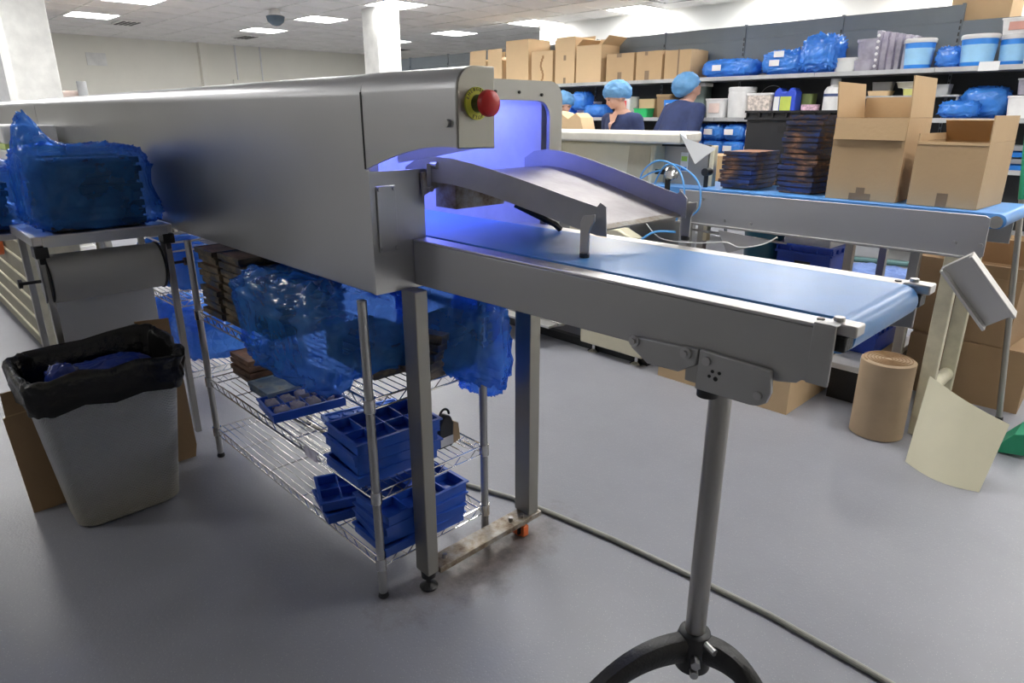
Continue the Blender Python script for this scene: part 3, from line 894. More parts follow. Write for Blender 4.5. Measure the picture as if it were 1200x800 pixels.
# blue bags on the top shelf of the rack, each with dark goods inside
bag_thing('blue_bag', 'crumpled blue plastic bag spilling over the front of the rack', 'bag', (-1.81, .98, SZ[2] + .004), (.7, .34, .26), film_blue, flat=False, seed=2, amp=.14, nu=70, nv=46, freq=3.8,
          fn=lambda q, x, y, z: Vector((q.x - (.1 if x < 0 and z > 0 else 0) * abs(x) * z, q.y - .03, q.z - (.07 * (-y) if y < -.6 else 0) * (z < .2))))
bag_thing('blue_bag', 'blue plastic bag hanging over the rack right end behind the steel leg', 'bag', (-1.475, 1.18, SZ[2] + .004), (.38, .19, .265), film_blue, seed=5, amp=.14, nu=64, nv=44, freq=3.8, flat=False,
          fn=lambda q, x, y, z: Vector((q.x, q.y, q.z - (.1 * max(0, q.x - .05) / .15 if z < 0.2 else 0) * (.6 + .4 * math.sin(q.y * 20)))))
for k in range(4):
    dup(mt, (-1.66 + .01 * k, 1.03, SZ[2] + .004 + .0285 * k), R(88 + 3 * k), 'dark mould seen through the blue bag at the rack front, %s' % lvl(k, 4), 'moulds inside the front blue bag')
bag_thing('blue_bag', 'pale blue bag end hanging behind the rack corner post', 'bag', (-1.53, 1.34, .48), (.27, .1, .35), film_blue, seed=8, amp=.25, nu=50, nv=34, freq=5, p=.7)
for k in range(5):
    dup(mt, (-1.5 + .005 * k, 1.17, SZ[2] + .01 + .0285 * k), R(4 + 3 * k), 'dark mould seen through the blue bag behind the leg, %s' % lvl(k, 5), 'moulds inside the rear blue bag')

# second rack further along under the tunnel, stuffed with blue bags
wire_rack(-4.3, -3.15, .95, 1.38, .9, 'second chrome wire rack under the tunnel, behind the paper roll stand', (.2, .55))
rp = random.Random(9)
for k, (x, z, sx) in enumerate(((-3.35, .2, .36), (-3.75, .2, .36), (-3.35, .555, .34), (-3.72, .555, .34))):
    bag_thing('blue_bag', 'blue plastic bag on the second wire rack, %s shelf, %s end' % ('lower' if z < .3 else 'upper', 'nearer' if x > -3.5 else 'farther'), 'bag', (x, 1.15, z + .004), (sx, .34, .22 if z < .3 else .19), film_solid, seed=20 + k, amp=.14, nu=40, nv=26, freq=5)
bs = thing('white_basket', 'white wire basket on the far rack behind the paper roll', 'basket', (-3.25, .9, .78))
for z in (.78, .82, .86): part('wire_hoop', MB().tube([(-3.35, .93, z), (-3.13, .93, z), (-3.13, 1.15, z), (-3.35, 1.15, z), (-3.35, .93, z)], .004, 6), white_pl, bs)
part('back_card', MB().box(-3.34, -3.14, 1.16, 1.17, .77, .89), white_card, bs)

# floor pipe
solo('floor_cable', MB().tube([(-2.9, 1.25, .009), (-2.3, 1.3, .009), (-1.9, 1.39, .009), (-1.737, 1.441, .009), (-1.542, 1.503, .009), (-1.392, 1.53, .009), (-1.116, 1.567, .009), (-.845, 1.588, .009), (-.6, 1.599, .009), (-.3, 1.585, .009), (.2, 1.54, .009)], .0085, 10), M('grey_green_cable', (.32, .32, .28), .35), 'grey cable running along the floor from the rack past the conveyor pole', 'cable')

# ================================================================ PAPER ROLL STAND
st = thing('paper_roll_stand', 'steel topped trolley holding a wide paper roll in front of tunnel', 'trolley', (-3.0, .64, 0))
TX0, TX1, TYa, TYb, TZ = -3.2, -2.8, .41, .872, .95
part('table_top', MB().box(TX0, TX1, TYa, TYb, TZ - .035, TZ), steel_bright, st, .004)
part('top_edge', MB().box(TX1, TX1 + .006, TYa + .03, TYb - .02, TZ - .04, TZ - .004), zinc, st)
for y in (TYa + .012, TYb - .03):
    for x in (TX0 + .03, TX1 - .03):
        part('leg', MB().box(x - .014, x + .014, y, y + .022, .05, TZ - .035), steel_dull, st, .002)
    part('hanger_plate', MB().prism([(TX1 - .06, TZ - .036), (TX1 + .0, TZ - .036), (TX1 + .0, TZ - .2), (TX1 - .02, TZ - .24), (TX1 - .05, TZ - .2)], 'y', y - .006, y - .001), steel_dull, st)
    part('clamp', MB().box(TX1 - .05, TX1 + .012, y - .012, y + .03, TZ - .075, TZ - .037).cyl((TX1 - .02, y + .01, TZ - .07), (TX1 - .02, y + .01, TZ - .1), .012, n=10), black_metal, st, .003)
for y0, y1 in ((.36, .42),): part('lock_handle', MB().cyl((TX1 - .03, y0, .79), (TX1 - .03, y1, .79), .006, n=10).cyl((TX1 - .03, y0 - .012, .79), (TX1 - .03, y0, .79), .016, n=12), black_plastic, st)
part('lock_handle', MB().cyl((TX1 - .03, .85, .79), (TX1 - .03, .905, .79), .006, n=10).cyl((TX1 - .03, .905, .79), (TX1 - .03, .915, .79), .016, n=12), black_plastic, st)
rl = part('paper_roll', MB().cyl((TX1 - .07, .444, .785), (TX1 - .07, .818, .785), .088, n=40), roll_paper, st, .002)
for y0, y1 in ((.437, .443), (.819, .825)):
    part('end_disc', MB().cyl((TX1 - .07, y0, .785), (TX1 - .07, y1, .785), .092, n=40), black_plastic, rl)
part('hanging_paper', MB().sheet([[(TX1 - .158 + .05 * (1 - k / 8) ** 2 * 0, .455, .79 - .65 * k / 8), (TX1 - .158, .81, .79 - .65 * k / 8)] for k in range(9)], .0012), hang_paper, st)
part('lower_rail', MB().box(TX0 + .02, TX0 + .045, TYa + .03, TYb - .03, .25, .28), steel_dull, st)
part('lower_strut', MB().box(TX1 - .042, TX1 - .02, TYa - .2, TYa + .01, .30, .322), steel_dull, st)
# goods on it: dark moulds wrapped in a knotted blue bag
md = mould('wrapped_mould', .3, .31, .03, mould_hid_m, None)
for k in range(8):
    o = md if k == 0 else dup(md, (0, 0, 0))
    place(o, (-2.985 + rp.uniform(-.006, .006), .645 + rp.uniform(-.006, .006), TZ + .003 + k * .0315), R(rp.uniform(-2, 2)))
    tag(o, 'dark mould inside the knotted blue bag on the trolley, %s' % lvl(k, 8), 'mould', 'moulds wrapped in the knotted blue bag')
bag_thing('knotted_blue_bag', 'large translucent blue bag pulled up to a knot on the trolley', 'bag', (-2.985, .64, TZ + .001), (.37, .42, .3), film_blue, seed=11, amp=.075, nu=90, nv=60, freq=5.5, p=.35, peak=(.08, -.17, .13, .06),
          fn=lambda q, x, y, z: Vector((q.x, q.y + (.04 if y > 0 else -.01) * max(0, -z), q.z)))

# ================================================================ CABINET AT THE FAR LEFT
cb = thing('slatted_cabinet', 'taupe cabinet with cream slat lines low beside the tunnel at left edge', 'cabinet', (-5.6, .72, 0))
taupe = M('taupe_panel', (.22, .2, .14), .55)
part('body', MB().box(-7.6, -4.4, .61, .86, .06, .87), taupe, cb, .004)
for k in range(7): part('slat', MB().box(-7.55, -4.42, .602, .61, .13 + k * .11, .142 + k * .11), cream_leg, cb)
part('end_rail', MB().box(-4.4, -4.37, .6, .86, .03, .88), cream_leg, cb)
part('plinth', MB().box(-7.5, -4.5, .64, .84, 0, .06), black_metal, cb)
part('worktop', MB().box(-7.65, -4.05, .6, .87, .88, .9), steel_bright, cb, .003)
part('orange_knob', MB().cyl((-5.15, .6, .6), (-5.15, .57, .6), .07, n=24), orange_m, cb)
wt = thing('white_lidded_bin', 'white plastic container with a pale green band on the cabinet', 'container', (-4.7, .74, .902))
part('body', MB().box(-5.2, -4.35, .62, .86, .902, 1.1), steel_dull, wt, .02)
part('lid', MB().box(-5.22, -4.33, .61, .87, 1.1, 1.125), blue_tray_l, wt, .008)
part('upper_box', MB().box(-5.2, -4.35, .62, .86, 1.126, 1.18), white_pl, wt, .008)
part('green_band', MB().box(-5.2, -4.35, .62, .86, 1.181, 1.21), M('pale_green_band', (.6, .75, .25), .5), wt, .004)
part('top_box', MB().box(-5.2, -4.35, .62, .86, 1.211, 1.3), white_pl, wt, .008)
# second wrapped stack on a low stand left of the trolley
s2 = thing('side_stand', 'low steel stand left of the trolley under a blue bag', 'stand', (-3.5, .2, 0))
part('top', MB().box(-3.75, -3.28, -.1, .5, .88, .905), steel_bright, s2, .003)
for x in (-3.72, -3.31):
    for y in (-.07, .08): part('leg', MB().box(x - .012, x + .012, y - .012, y + .012, .0, .88), steel_dull, s2)
for k in range(6):
    o = dup(md, (-3.5 + rp.uniform(-.008, .008), .29, .908 + k * .0315), R(rp.uniform(-4, 4)), 'dark mould in the bag at the left picture edge, %s' % lvl(k, 6), 'moulds wrapped in the left edge bag')
bag_thing('blue_bag', 'translucent blue bag over dark moulds at the left picture edge', 'bag', (-3.5, .3, .906), (.42, .46, .26), film_blue, seed=31, amp=.1, nu=60, nv=40, freq=5, p=.4)

# ================================================================ WASTE BIN
bn = thing('waste_bin', 'grey dimpled plastic waste bin lined with a black sack', 'bin', (-2.53, .47, 0))
def binloop(z, grow=0):
    u = z / .56
    hx = .115 + .045 * u + grow; hy = .165 + .06 * u + grow
    r = .06
    out = []
    for (cx, cy, a0) in ((hx - r, hy - r, 0), (-hx + r, hy - r, 90), (-hx + r, -hy + r, 180), (hx - r, -hy + r, 270)):
        for k in range(7):
            a = R(a0 + 15 * k); out.append((-2.53 + cx + r * math.cos(a), .475 + cy + r * math.sin(a)))
    return out
def loft(loops, cap=True, inner=None):
    mb = MB(); n = len(loops[0][0]); vs = []; fs = []
    for lp, z in loops:
        vs += [(x, y, z) for x, y in lp]
    for j in range(len(loops) - 1):
        for i in range(n):
            fs.append((j * n + i, j * n + (i + 1) % n, (j + 1) * n + (i + 1) % n, (j + 1) * n + i))
    if cap: fs.append(tuple(range(n - 1, -1, -1)))
    return mb.add(vs, fs)
def bin_material():
    m, t, b = nt('dimpled_grey_plastic')
    b.inputs['Roughness'].default_value = .5
    v = coords(t)
    n = N(t, 'ShaderNodeTexNoise', Scale=5.0)
    t.links.new(v, n.inputs['Vector'])
    sx = N(t, 'ShaderNodeSeparateXYZ'); t.links.new(v, sx.inputs[0])
    mr = N(t, 'ShaderNodeMapRange'); mr.inputs[1].default_value = 0; mr.inputs[2].default_value = .25
    t.links.new(sx.outputs[2], mr.inputs[0])
    c = ramp(t, mr.outputs[0], [(0, (.33, .31, .25)), (1, (.36, .375, .4))])
    t.links.new(c, b.inputs['Base Color'])
    # woven dimple relief
    def sn(o, f, ph=0):
        a = N(t, 'ShaderNodeMath', operation='MULTIPLY'); a.inputs[1].default_value = f; t.links.new(o, a.inputs[0])
        s_ = N(t, 'ShaderNodeMath', operation='SINE'); t.links.new(a.outputs[0], s_.inputs[0]); return s_.outputs[0]
    ad = N(t, 'ShaderNodeMath', operation='ADD'); t.links.new(sx.outputs[0], ad.inputs[0]); t.links.new(sx.outputs[1], ad.inputs[1])
    ml = N(t, 'ShaderNodeMath', operation='MULTIPLY'); t.links.new(sn(ad.outputs[0], 500), ml.inputs[0]); t.links.new(sn(sx.outputs[2], 560), ml.inputs[1])
    bp = N(t, 'ShaderNodeBump', Strength=.7, Distance=.003)
    t.links.new(ml.outputs[0], bp.inputs['Height']); t.links.new(bp.outputs[0], b.inputs['Normal'])
    return m
lv = [(binloop(z), z) for z in (.0, .01, .1, .2, .3, .4, .5, .56)] + [(binloop(z, -.005), z) for z in (.56, .4, .2, .02)]
lv[0] = (binloop(0, -.012), 0)
part('bin_body', loft(lv), bin_material(), bn)
def liner(z, grow, wob, seed):
    out = []
    lp = binloop(.56, grow); n = len(lp)
    for i, (x, y) in enumerate(lp):
        d = noise.noise(Vector((i * .35, seed, z * 14))) + .6 * noise.noise(Vector((i * .9, seed * 2, z * 30)))
        cx, cy = -2.53, .475
        L = math.hypot(x - cx, y - cy)
        out.append((x + (x - cx) / L * d * wob, y + (y - cy) / L * d * wob))
    return out
def dense(lp, k=3):
    out = []
    n = len(lp)
    for i in range(n):
        a = lp[i]; b = lp[(i + 1) % n]
        for q in range(k): out.append((a[0] + (b[0] - a[0]) * q / k, a[1] + (b[1] - a[1]) * q / k))
    return out
_b = binloop
def binloop_d(z, g=0): return dense(_b(z, g), 4)
vs = []; fs = []
prof = [(.46, .006, .004), (.465, .01, .012), (.5, .012, .016), (.53, .014, .018), (.555, .018, .02), (.572, .018, .022), (.58, .01, .02), (.578, .0, .014), (.56, -.012, .01), (.5, -.02, .014), (.42, -.03, .02)]
n = None
for j, (z, g_, wb) in enumerate(prof):
    lp = binloop_d(.56, g_)
    n = len(lp)
    for i, (x, y) in enumerate(lp):
        ang = math.atan2(y - .475, x + 2.53)
        d = noise.noise(Vector((math.cos(ang) * 3.1, math.sin(ang) * 3.1, z * 12))) + .7 * noise.noise(Vector((math.cos(ang) * 9, math.sin(ang) * 9, z * 22 + 5)))
        zz = z + .028 * noise.noise(Vector((math.cos(ang) * 2.3 + 4, math.sin(ang) * 2.3, 1))) + (.02 * max(0, math.cos(ang - 2.4)) if z > .55 else 0) + (.012 * noise.noise(Vector((math.cos(ang) * 12, math.sin(ang) * 12, 3))))
        L = math.hypot(x + 2.53, y - .475)
        vs.append((x + (x + 2.53) / L * d * wb * 1.1, y + (y - .475) / L * d * wb * 1.1, zz))
for j in range(len(prof) - 1):
    for i in range(n): fs.append((j * n + i, j * n + (i + 1) % n, (j + 1) * n + (i + 1) % n, (j + 1) * n + i))
fs.append(tuple(range((len(prof) - 1) * n, len(prof) * n)))
part('bin_liner', MB().add(vs, fs), liner_m, bn, ang=60)
bag_thing('blue_waste', 'round blue plastic glove ball lying in the waste bin', 'waste', (-2.46, .36, .47), (.1, .1, .12), M('blue_rubbish', (.01, .03, .22), .25), 'rubbish in the bin', seed=41, nu=30, nv=20, amp=.12, p=.8)
bag_thing('blue_waste', 'crumpled blue plastic sheet lying flat in the waste bin', 'waste', (-2.52, .5, .45), (.2, .28, .1), M('blue_rubbish_sheet', (.01, .03, .2), .3), 'rubbish in the bin', seed=42, nu=40, nv=20, amp=.2)

# flattened cartons leaning behind the bin
def leaning_card(lab, y0, y1, x0, h, lean, poly=None):
    t = thing('flattened_carton', lab, 'cardboard', (x0, (y0 + y1) / 2, 0))
    poly = poly or [(y0, 0), (y1, 0), (y1, h), (y0, h)]
    mb = MB().prism(poly, 'x', 0, .006)
    mb.v = [Vector((x0 + p.x - p.z * lean, p.y, p.z)) for p in mb.v]
    part('panel', mb, cardb_d, t)
    return t
lc = leaning_card('flattened brown carton leaning left of the waste bin', .205, .44, -2.68, .4, .06, [(.215, 0), (.44, 0), (.44, .47), (.21, .455), (.208, .37), (.2, .365)])
mb = MB().prism([(.21, .37), (.44, .385), (.44, .39), (.21, .375)], 'x', 0, .004); mb.v = [Vector((-2.673 - p.z * .06, p.y, p.z)) for p in mb.v]
part('fold_flap', mb, cardb, lc)
lc = leaning_card('flattened brown carton leaning between the waste bin and wire rack', .66, .8, -2.71, .58, .03, [(.66, 0), (.79, .0), (.8, .05), (.795, .36), (.78, .37), (.78, .6), (.66, .61)])

# ================================================================ REAR PACKING LINE
mc = thing('cream_machine', 'cream enamelled wrapping machine with pale lid behind the steel chute', 'machine', (-2.9, 3.7, 0))
part('hood', MB().prism([(-3.7, .84), (-2.2, .84), (-2.16, 1.2), (-3.7, 1.2)], 'y', 3.2, 3.62), cream_paint, mc, .012)
part('worn_end_strip', MB().prism([(-2.36, .845), (-2.215, .845), (-2.185, 1.19), (-2.33, 1.19)], 'y', 3.196, 3.2), M('buff_worn_panel', (.52, .46, .32), .55), mc)
part('white_lid', MB().prism([(-3.75, 3.15), (-1.97, 3.15), (-2.12, 3.6), (-3.75, 3.6)], 'z', 1.205, 1.262), M('off_white_lid', (.78, .75, .66), .5), mc, .012)
ep = part('end_panel', MB().box(-2.155, -1.88, 3.28, 3.3, .95, 1.2), steel_dull, mc, .004)
part('panel_top_edge', MB().box(-2.16, -1.87, 3.26, 3.3, 1.19, 1.203), black_metal, ep)
part('sticker', MB().box(-2.045, -2.0, 3.276, 3.279, 1.06, 1.16), white_pl, ep)
part('green_mark', MB().box(-2.04, -2.005, 3.273, 3.2755, 1.115, 1.14), M('lime_mark', (.4, .65, .1), .5), ep)
part('blue_mark', MB().box(-2.04, -2.005, 3.273, 3.2755, 1.065, 1.085), blue_pail, ep)
part('side_post', MB().box(-1.875, -1.85, 3.28, 3.32, .7, 1.2), cream_paint, mc, .004)
part('knob', MB().cyl((-1.85, 3.25, 1.07), (-1.85, 3.2, 1.07), .02, n=14).cyl((-1.85, 3.22, 1.07), (-1.85, 3.22, .97), .012, n=10), black_plastic, mc)
part('base_cabinet', MB().box(-2.45, -2.0, 2.96, 3.6, .055, .19), cream_paint, mc, .01)
part('upright_cabinet', MB().box(-3.6, -2.2, 3.06, 3.62, .19, .838), steel_dull, mc, .006)
part('side_box', MB().prism([(-2.55, .56), (-2.12, .56), (-2.1, .72), (-2.2, .76), (-2.55, .76)], 'y', 2.95, 3.05), cream_paint, mc, .008)
part('side_box_leg', MB().box(-2.14, -2.1, 2.96, 3.0, .19, .56), cream_paint, mc)
part('black_knob', MB().cyl((-2.42, 2.949, .68), (-2.42, 2.93, .68), .014, n=12), black_plastic, mc)
for x, y in ((-2.37, 3.0), (-2.06, 3.0), (-2.37, 3.5), (-2.06, 3.5)):
    part('levelling_foot', MB().lathe([(.036, 0), (.038, .008), (.015, .018), (.011, .02), (.011, .056)], (x, y, 0), 18), chrome, mc)
part('drip_tray', MB().prism([(-3.3, .12), (-2.62, .12), (-2.55, .14), (-2.55, .155), (-3.3, .2)], 'y', 2.9, 3.05), steel_dull, mc, .003)
part('tray_ledge', MB().box(-3.2, -2.58, 2.82, 2.9, .135, .15), steel_bright, mc, .002)
part('link_rod', MB().tube([(-2.9, 2.86, .26), (-2.62, 2.88, .22)], .012, 8), black_metal, mc)
part('floor_channel', MB().box(-5.2, -2.0, 3.02, 3.06, 0.0, .05), black_metal, mc)

# infeed conveyor with cartons
rc = thing('packing_conveyor', 'rear packing conveyor with grey side rail carrying cartons and mould stacks', 'conveyor', (-1.2, 3.3, 0))
part('side_rail', MB().prism([(-1.93, .985), (-.575, .985), (-.558, .975), (-.555, .83), (-.57, .815), (-1.93, .815)], 'y', 3.1, 3.108), steel('blue_grey_rail', (.5, .505, .52), .5), rc, .002)
part('side_rail', MB().box(-1.93, -.56, 3.592, 3.6, .815, .985), steel_grey, rc, .002)
part('bottom_lip', MB().box(-1.93, -.57, 3.085, 3.1, .815, .824), steel_grey, rc, .001)
part('belt', MB().prism(belt_loop(-2.5, -.51, .992, .935), 'y', 3.125, 3.575), belt_m, rc)
part('end_roller', MB().cyl((-.542, 3.109, .962), (-.542, 3.591, .962), .024, n=20), chrome, rc)
for x, z in ((-1.79, .945), (-1.66, .85), (-1.52, .85), (-.66, .87), (-.57, .87)):
    part('bolt', MB().cyl((x, 3.1, z), (x, 3.092, z), .009, n=12), zinc, rc)
part('steel_leg', MB().box(-.86, -.82, 3.3, 3.34, 0, .82), steel_dull, rc, .003)
part('steel_leg', MB().box(-1.92, -1.88, 3.3, 3.34, 0, .82), steel_dull, rc, .003)
part('cream_leg', MB().box(-.695, -.635, 3.15, 3.19, .0, .815), cream_leg, rc, .004)
part('cream_leg', MB().box(-.695, -.635, 3.5, 3.54, .0, .815), cream_leg, rc, .004)
part('cream_crossbar', MB().cyl((-.665, 3.191, .2), (-.665, 3.499, .2), .03, n=14), cream_leg, rc)
part('drip_plate', MB().prism([(-1.66, .81), (-1.38, .79), (-1.6, .7)], 'y', 3.05, 3.055), steel_bright, rc)
part('under_tray', MB().prism([(3.108, .78), (3.5, .7), (3.5, .71), (3.108, .79)], 'x', -1.85, -1.5), steel_dull, rc)
# tilted scrap channel hung at its end
sc = part('scrap_channel', MB().box(-.06, .06, -.012, .012, -.14, .14).box(-.06, -.048, -.05, -.012, -.14, .14).box(.048, .06, -.05, -.012, -.14, .14).mat(Matrix.Translation((-.53, 3.02, .715)) @ Matrix.Rotation(R(-38), 4, 'Y') @ Matrix.Rotation(R(12), 4, 'X')), steel_bright, rc, .002)

tall_first = []
rim_m = mould_material('mould_rim_with_cocoa', [(.38, (.02, .05, .2)), (.5, (.035, .035, .06)), (.58, (.13, .07, .05)), (.68, (.42, .2, .1))], 9)
mvar = [mould('chocolate_mould', .17, .275, .0265, m_, mould_top_m, rm=rim_m) for m_ in (mould_m, mould_material('navy_mould', [(.35, (.02, .06, .26)), (.5, (.04, .05, .1)), (.66, (.2, .09, .05))]), mould_material('orange_caked_mould', [(.33, (.03, .04, .1)), (.46, (.1, .06, .05)), (.6, (.42, .2, .11))]))]
mc1 = mvar[0]
mould_stack(mc1, -1.685, 3.36, .994, 8, .0225, lambda k, n: 'cocoa caked mould in the short stack on the rear conveyor, %s' % lvl(k, n), 'short stack of moulds on rear conveyor', jit=.005, first=tall_first, jr=4, vari=mvar)
mould_stack(mc1, -1.385, 3.39, .994, 14, .0255, lambda k, n: 'cocoa caked mould in the tall stack beside the open carton, %s' % lvl(k, n), 'tall stack of moulds on rear conveyor', jit=.008, first=tall_first, jr=5, vari=mvar)

# open and closed cartons
def carton(lab, w, d, h, loc, rz, flaps, m=cardb, th=.005, group=None, tape=None, marks=None, cat='box', name='cardboard_carton'):
    t = thing(name, lab, cat, (0, 0, 0), 0, group)
    mb = MB()
    mb.box(-w / 2, w / 2, -d / 2, -d / 2 + th, 0, h).box(-w / 2, w / 2, d / 2 - th, d / 2, 0, h)
    mb.box(-w / 2, -w / 2 + th, -d / 2 + th, d / 2 - th, 0, h).box(w / 2 - th, w / 2, -d / 2 + th, d / 2 - th, 0, h)
    mb.box(-w / 2 + th, w / 2 - th, -d / 2 + th, d / 2 - th, 0, th)
    part('carton_body', mb, m, t)
    for side, (ang, L) in flaps.items():
        # angle 0 = straight up, positive = folded outwards, -90 = shut
        ww = w if side in ('-y', '+y') else d
        mb = MB().box(-ww / 2 + .003, ww / 2 - .003, -th / 2, th / 2, .001, L)
        Mx = {'-y': Matrix.Translation((0, -d / 2 + th / 2, h)), '+y': Matrix.Translation((0, d / 2 - th / 2, h)) @ Matrix.Rotation(PI, 4, 'Z'),
              '-x': Matrix.Translation((-w / 2 + th / 2, 0, h)) @ Matrix.Rotation(-PI / 2, 4, 'Z'), '+x': Matrix.Translation((w / 2 - th / 2, 0, h)) @ Matrix.Rotation(PI / 2, 4, 'Z')}[side]
        part('flap', mb.mat(Mx @ Matrix.Rotation(R(ang), 4, 'X')), m, t)
    if tape:
        for (a, b, c, d_) in tape: part('tape', MB().box(a, b, -d / 2 - .0012, -d / 2 - .0002, c, d_), tape_m, t)
    place(t, loc, rz)
    return t
carton('large open carton with flaps up at the right of the rear conveyor', .29, .36, .345, (-1.08, 3.37, .994), R(2), {'-x': (6, .15), '+y': (-4, .09), '+x': (-3, .165), '-y': (172, .09)}, tape=[(-.045, .045, .0, .03), (-.018, .018, .03, .055)])
carton('smaller open carton at the conveyor end, right of the large carton', .255, .34, .255, (-.745, 3.35, .994), R(-3), {'-x': (2, .03), '+y': (-35, .1), '+x': (-1, .1), '-y': (172, .012)}, tape=[(-.02, .02, .0, .055)])

# hoses and lamp at the conveyor start
sp = thing('hose_fitting', 'chrome spotlight fitting with black holder at the rear conveyor start', 'fitting', (-1.96, 3.02, .9))
part('holder', MB().box(-1.975, -1.955, 3.03, 3.05, .88, 1.07).box(-2.04, -1.94, 3.03, 3.045, 1.06, 1.085), black_metal, sp)
part('lamp_cup', MB().lathe([(.012, 0), (.03, .02), (.036, .05), (.033, .052), (.02, .03)], (0, 0, 0), 20).mat(Matrix.Translation((-1.96, 3.02, 1.05)) @ Matrix.Rotation(R(60), 4, 'Y') @ Matrix.Rotation(R(20), 4, 'X')), chrome, sp)
part('upright_plate', MB().box(-1.885, -1.83, 3.06, 3.068, .7, .93), steel_dull, sp, .002)
part('plate_foot', MB().cyl((-1.86, 3.03, .69), (-1.86, 3.03, .7), .02, n=14), chrome, sp)
def hose(lab, pts, m, r=.0045, name='air_hose'):
    # smooth curve through the points
    P = [Vector(p) for p in pts]; out = []
    for i in range(len(P) - 1):
        p0 = P[max(i - 1, 0)]; p1 = P[i]; p2 = P[i + 1]; p3 = P[min(i + 2, len(P) - 1)]
        for k in range(8):
            t = k / 8
            out.append(.5 * ((2 * p1) + (p2 - p0) * t + (2 * p0 - 5 * p1 + 4 * p2 - p3) * t * t + (3 * p1 - p0 - 3 * p2 + p3) * t ** 3))
    out.append(P[-1])
    return solo(name, MB().tube(out, r, 8), m, lab, 'hose')
hose('blue air hose, the tallest loop in front of the sticker panel', [(-2.13, 3.02, .9), (-2.1, 3.0, 1.06), (-2.0, 3.0, 1.13), (-1.88, 3.0, 1.09), (-1.83, 2.99, .97), (-1.86, 2.99, .86), (-1.87, 3.0, .84)], hose_blue)
hose('blue air hose looping widest to the right over the rail', [(-2.07, 3.03, .93), (-1.98, 3.02, 1.1), (-1.86, 3.01, 1.1), (-1.76, 3.0, 1.03), (-1.74, 2.99, .92), (-1.79, 3.0, .87)], hose_blue)
hose('short blue air hose curling left of the chrome spotlight', [(-2.16, 3.0, .9), (-2.13, 2.99, 1.0), (-2.06, 3.0, 1.06), (-2.0, 3.02, 1.08)], hose_blue)
hose('blue air hose running down under the chute end', [(-1.87, 3.0, .78), (-1.98, 2.98, .77), (-2.05, 2.95, .72), (-2.16, 2.9, .62)], hose_blue, .006)
hose('white hose sagging beneath the rear conveyor rail', [(-2.05, 2.98, .82), (-1.95, 2.99, .74), (-1.75, 3.0, .74), (-1.6, 3.02, .76), (-1.52, 3.02, .745), (-1.42, 3.04, .77), (-1.36, 3.06, .81)], hose_white, .003)

# packing bench behind the conveyor
be = thing('packing_bench', 'low bench behind the rear conveyor carrying the black crate', 'bench', (-1.6, 4.0, 0))
part('bench_top', MB().box(-2.6, -1.22, 3.7, 4.35, .82, .86), cardb_l, be, .003)
for x in (-2.55, -1.26):
    for y in (3.74, 4.3): part('leg', MB().box(x - .02, x + .02, y - .02, y + .02, 0, .82), steel_dull, be)
def crate(name, lab, x0, x1, y0, y1, z0, z1, m, group=None):
    t = thing(name, lab, 'crate', ((x0 + x1) / 2, (y0 + y1) / 2, z0), 0, group)
    w_ = .012
    mb = MB().box(x0, x1, y0, y1, z0, z0 + .012)
    mb.box(x0, x1, y0, y0 + w_, z0 + .012, z1 - .05).box(x0, x1, y1 - w_, y1, z0 + .012, z1 - .05)
    mb.box(x0, x0 + w_, y0 + w_, y1 - w_, z0 + .012, z1 - .05).box(x1 - w_, x1, y0 + w_, y1 - w_, z0 + .012, z1 - .05)
    part('crate_wall', mb, m, t, .002)
    e = .012
    rim = MB()
    for zz in (z1 - .05, z1 - .012):
        rim.box(x0 - e, x1 + e, y0 - e, y0 + w_, zz, zz + .012).box(x0 - e, x1 + e, y1 - w_, y1 + e, zz, zz + .012)
        rim.box(x0 - e, x0 + w_, y0 + w_, y1 - w_, zz, zz + .012).box(x1 - w_, x1 + e, y0 + w_, y1 - w_, zz, zz + .012)
    rim.box(x0, x1, y0, y0 + .005, z1 - .038, z1 - .012).box(x0, x1, y1 - .005, y1, z1 - .038, z1 - .012).box(x0, x0 + .005, y0, y1, z1 - .038, z1 - .012).box(x1 - .005, x1, y0, y1, z1 - .038, z1 - .012)
    part('rim', rim, m, t)
    n_ = max(3, int((x1 - x0) / .07))
    rb = MB()
    for k in range(n_ + 1):
        x = x0 + (x1 - x0) * k / n_; rb.box(x - .003, x + .003, y0 - e, y0, z1 - .045, z1 - .005)
    n_ = max(3, int((y1 - y0) / .07))
    for k in range(n_ + 1):
        y = y0 + (y1 - y0) * k / n_; rb.box(x1, x1 + e, y - .003, y + .003, z1 - .045, z1 - .005)
    o = part('rim_ribs', rb, m, t); o['kind'] = 'stuff'
    hs = part('hand_slot', MB().box(x0 + (x1 - x0) * .35, x0 + (x1 - x0) * .65, y0 - .002, y0 - .0005, z0 + (z1 - z0) * .55, z0 + (z1 - z0) * .68), black_metal, t)
    return t
crate('plastic_crate', 'black plastic crate standing behind the tall mould stack', -1.94, -1.42, 3.8, 4.15, .865, 1.11, black_plastic, 'black crates')
crate('plastic_crate', 'upper black plastic crate stacked behind the tall mould stack', -1.95, -1.41, 3.79, 4.16, 1.112, 1.375, black_plastic, 'black crates')
carton('closed brown carton on the bench left of the black crates', .26, .3, .25, (-2.13, 3.93, .865), 0, {'-y': (-88, .15), '+y': (-88, .15), '-x': (-89, .13), '+x': (-89, .13)}, cardb)
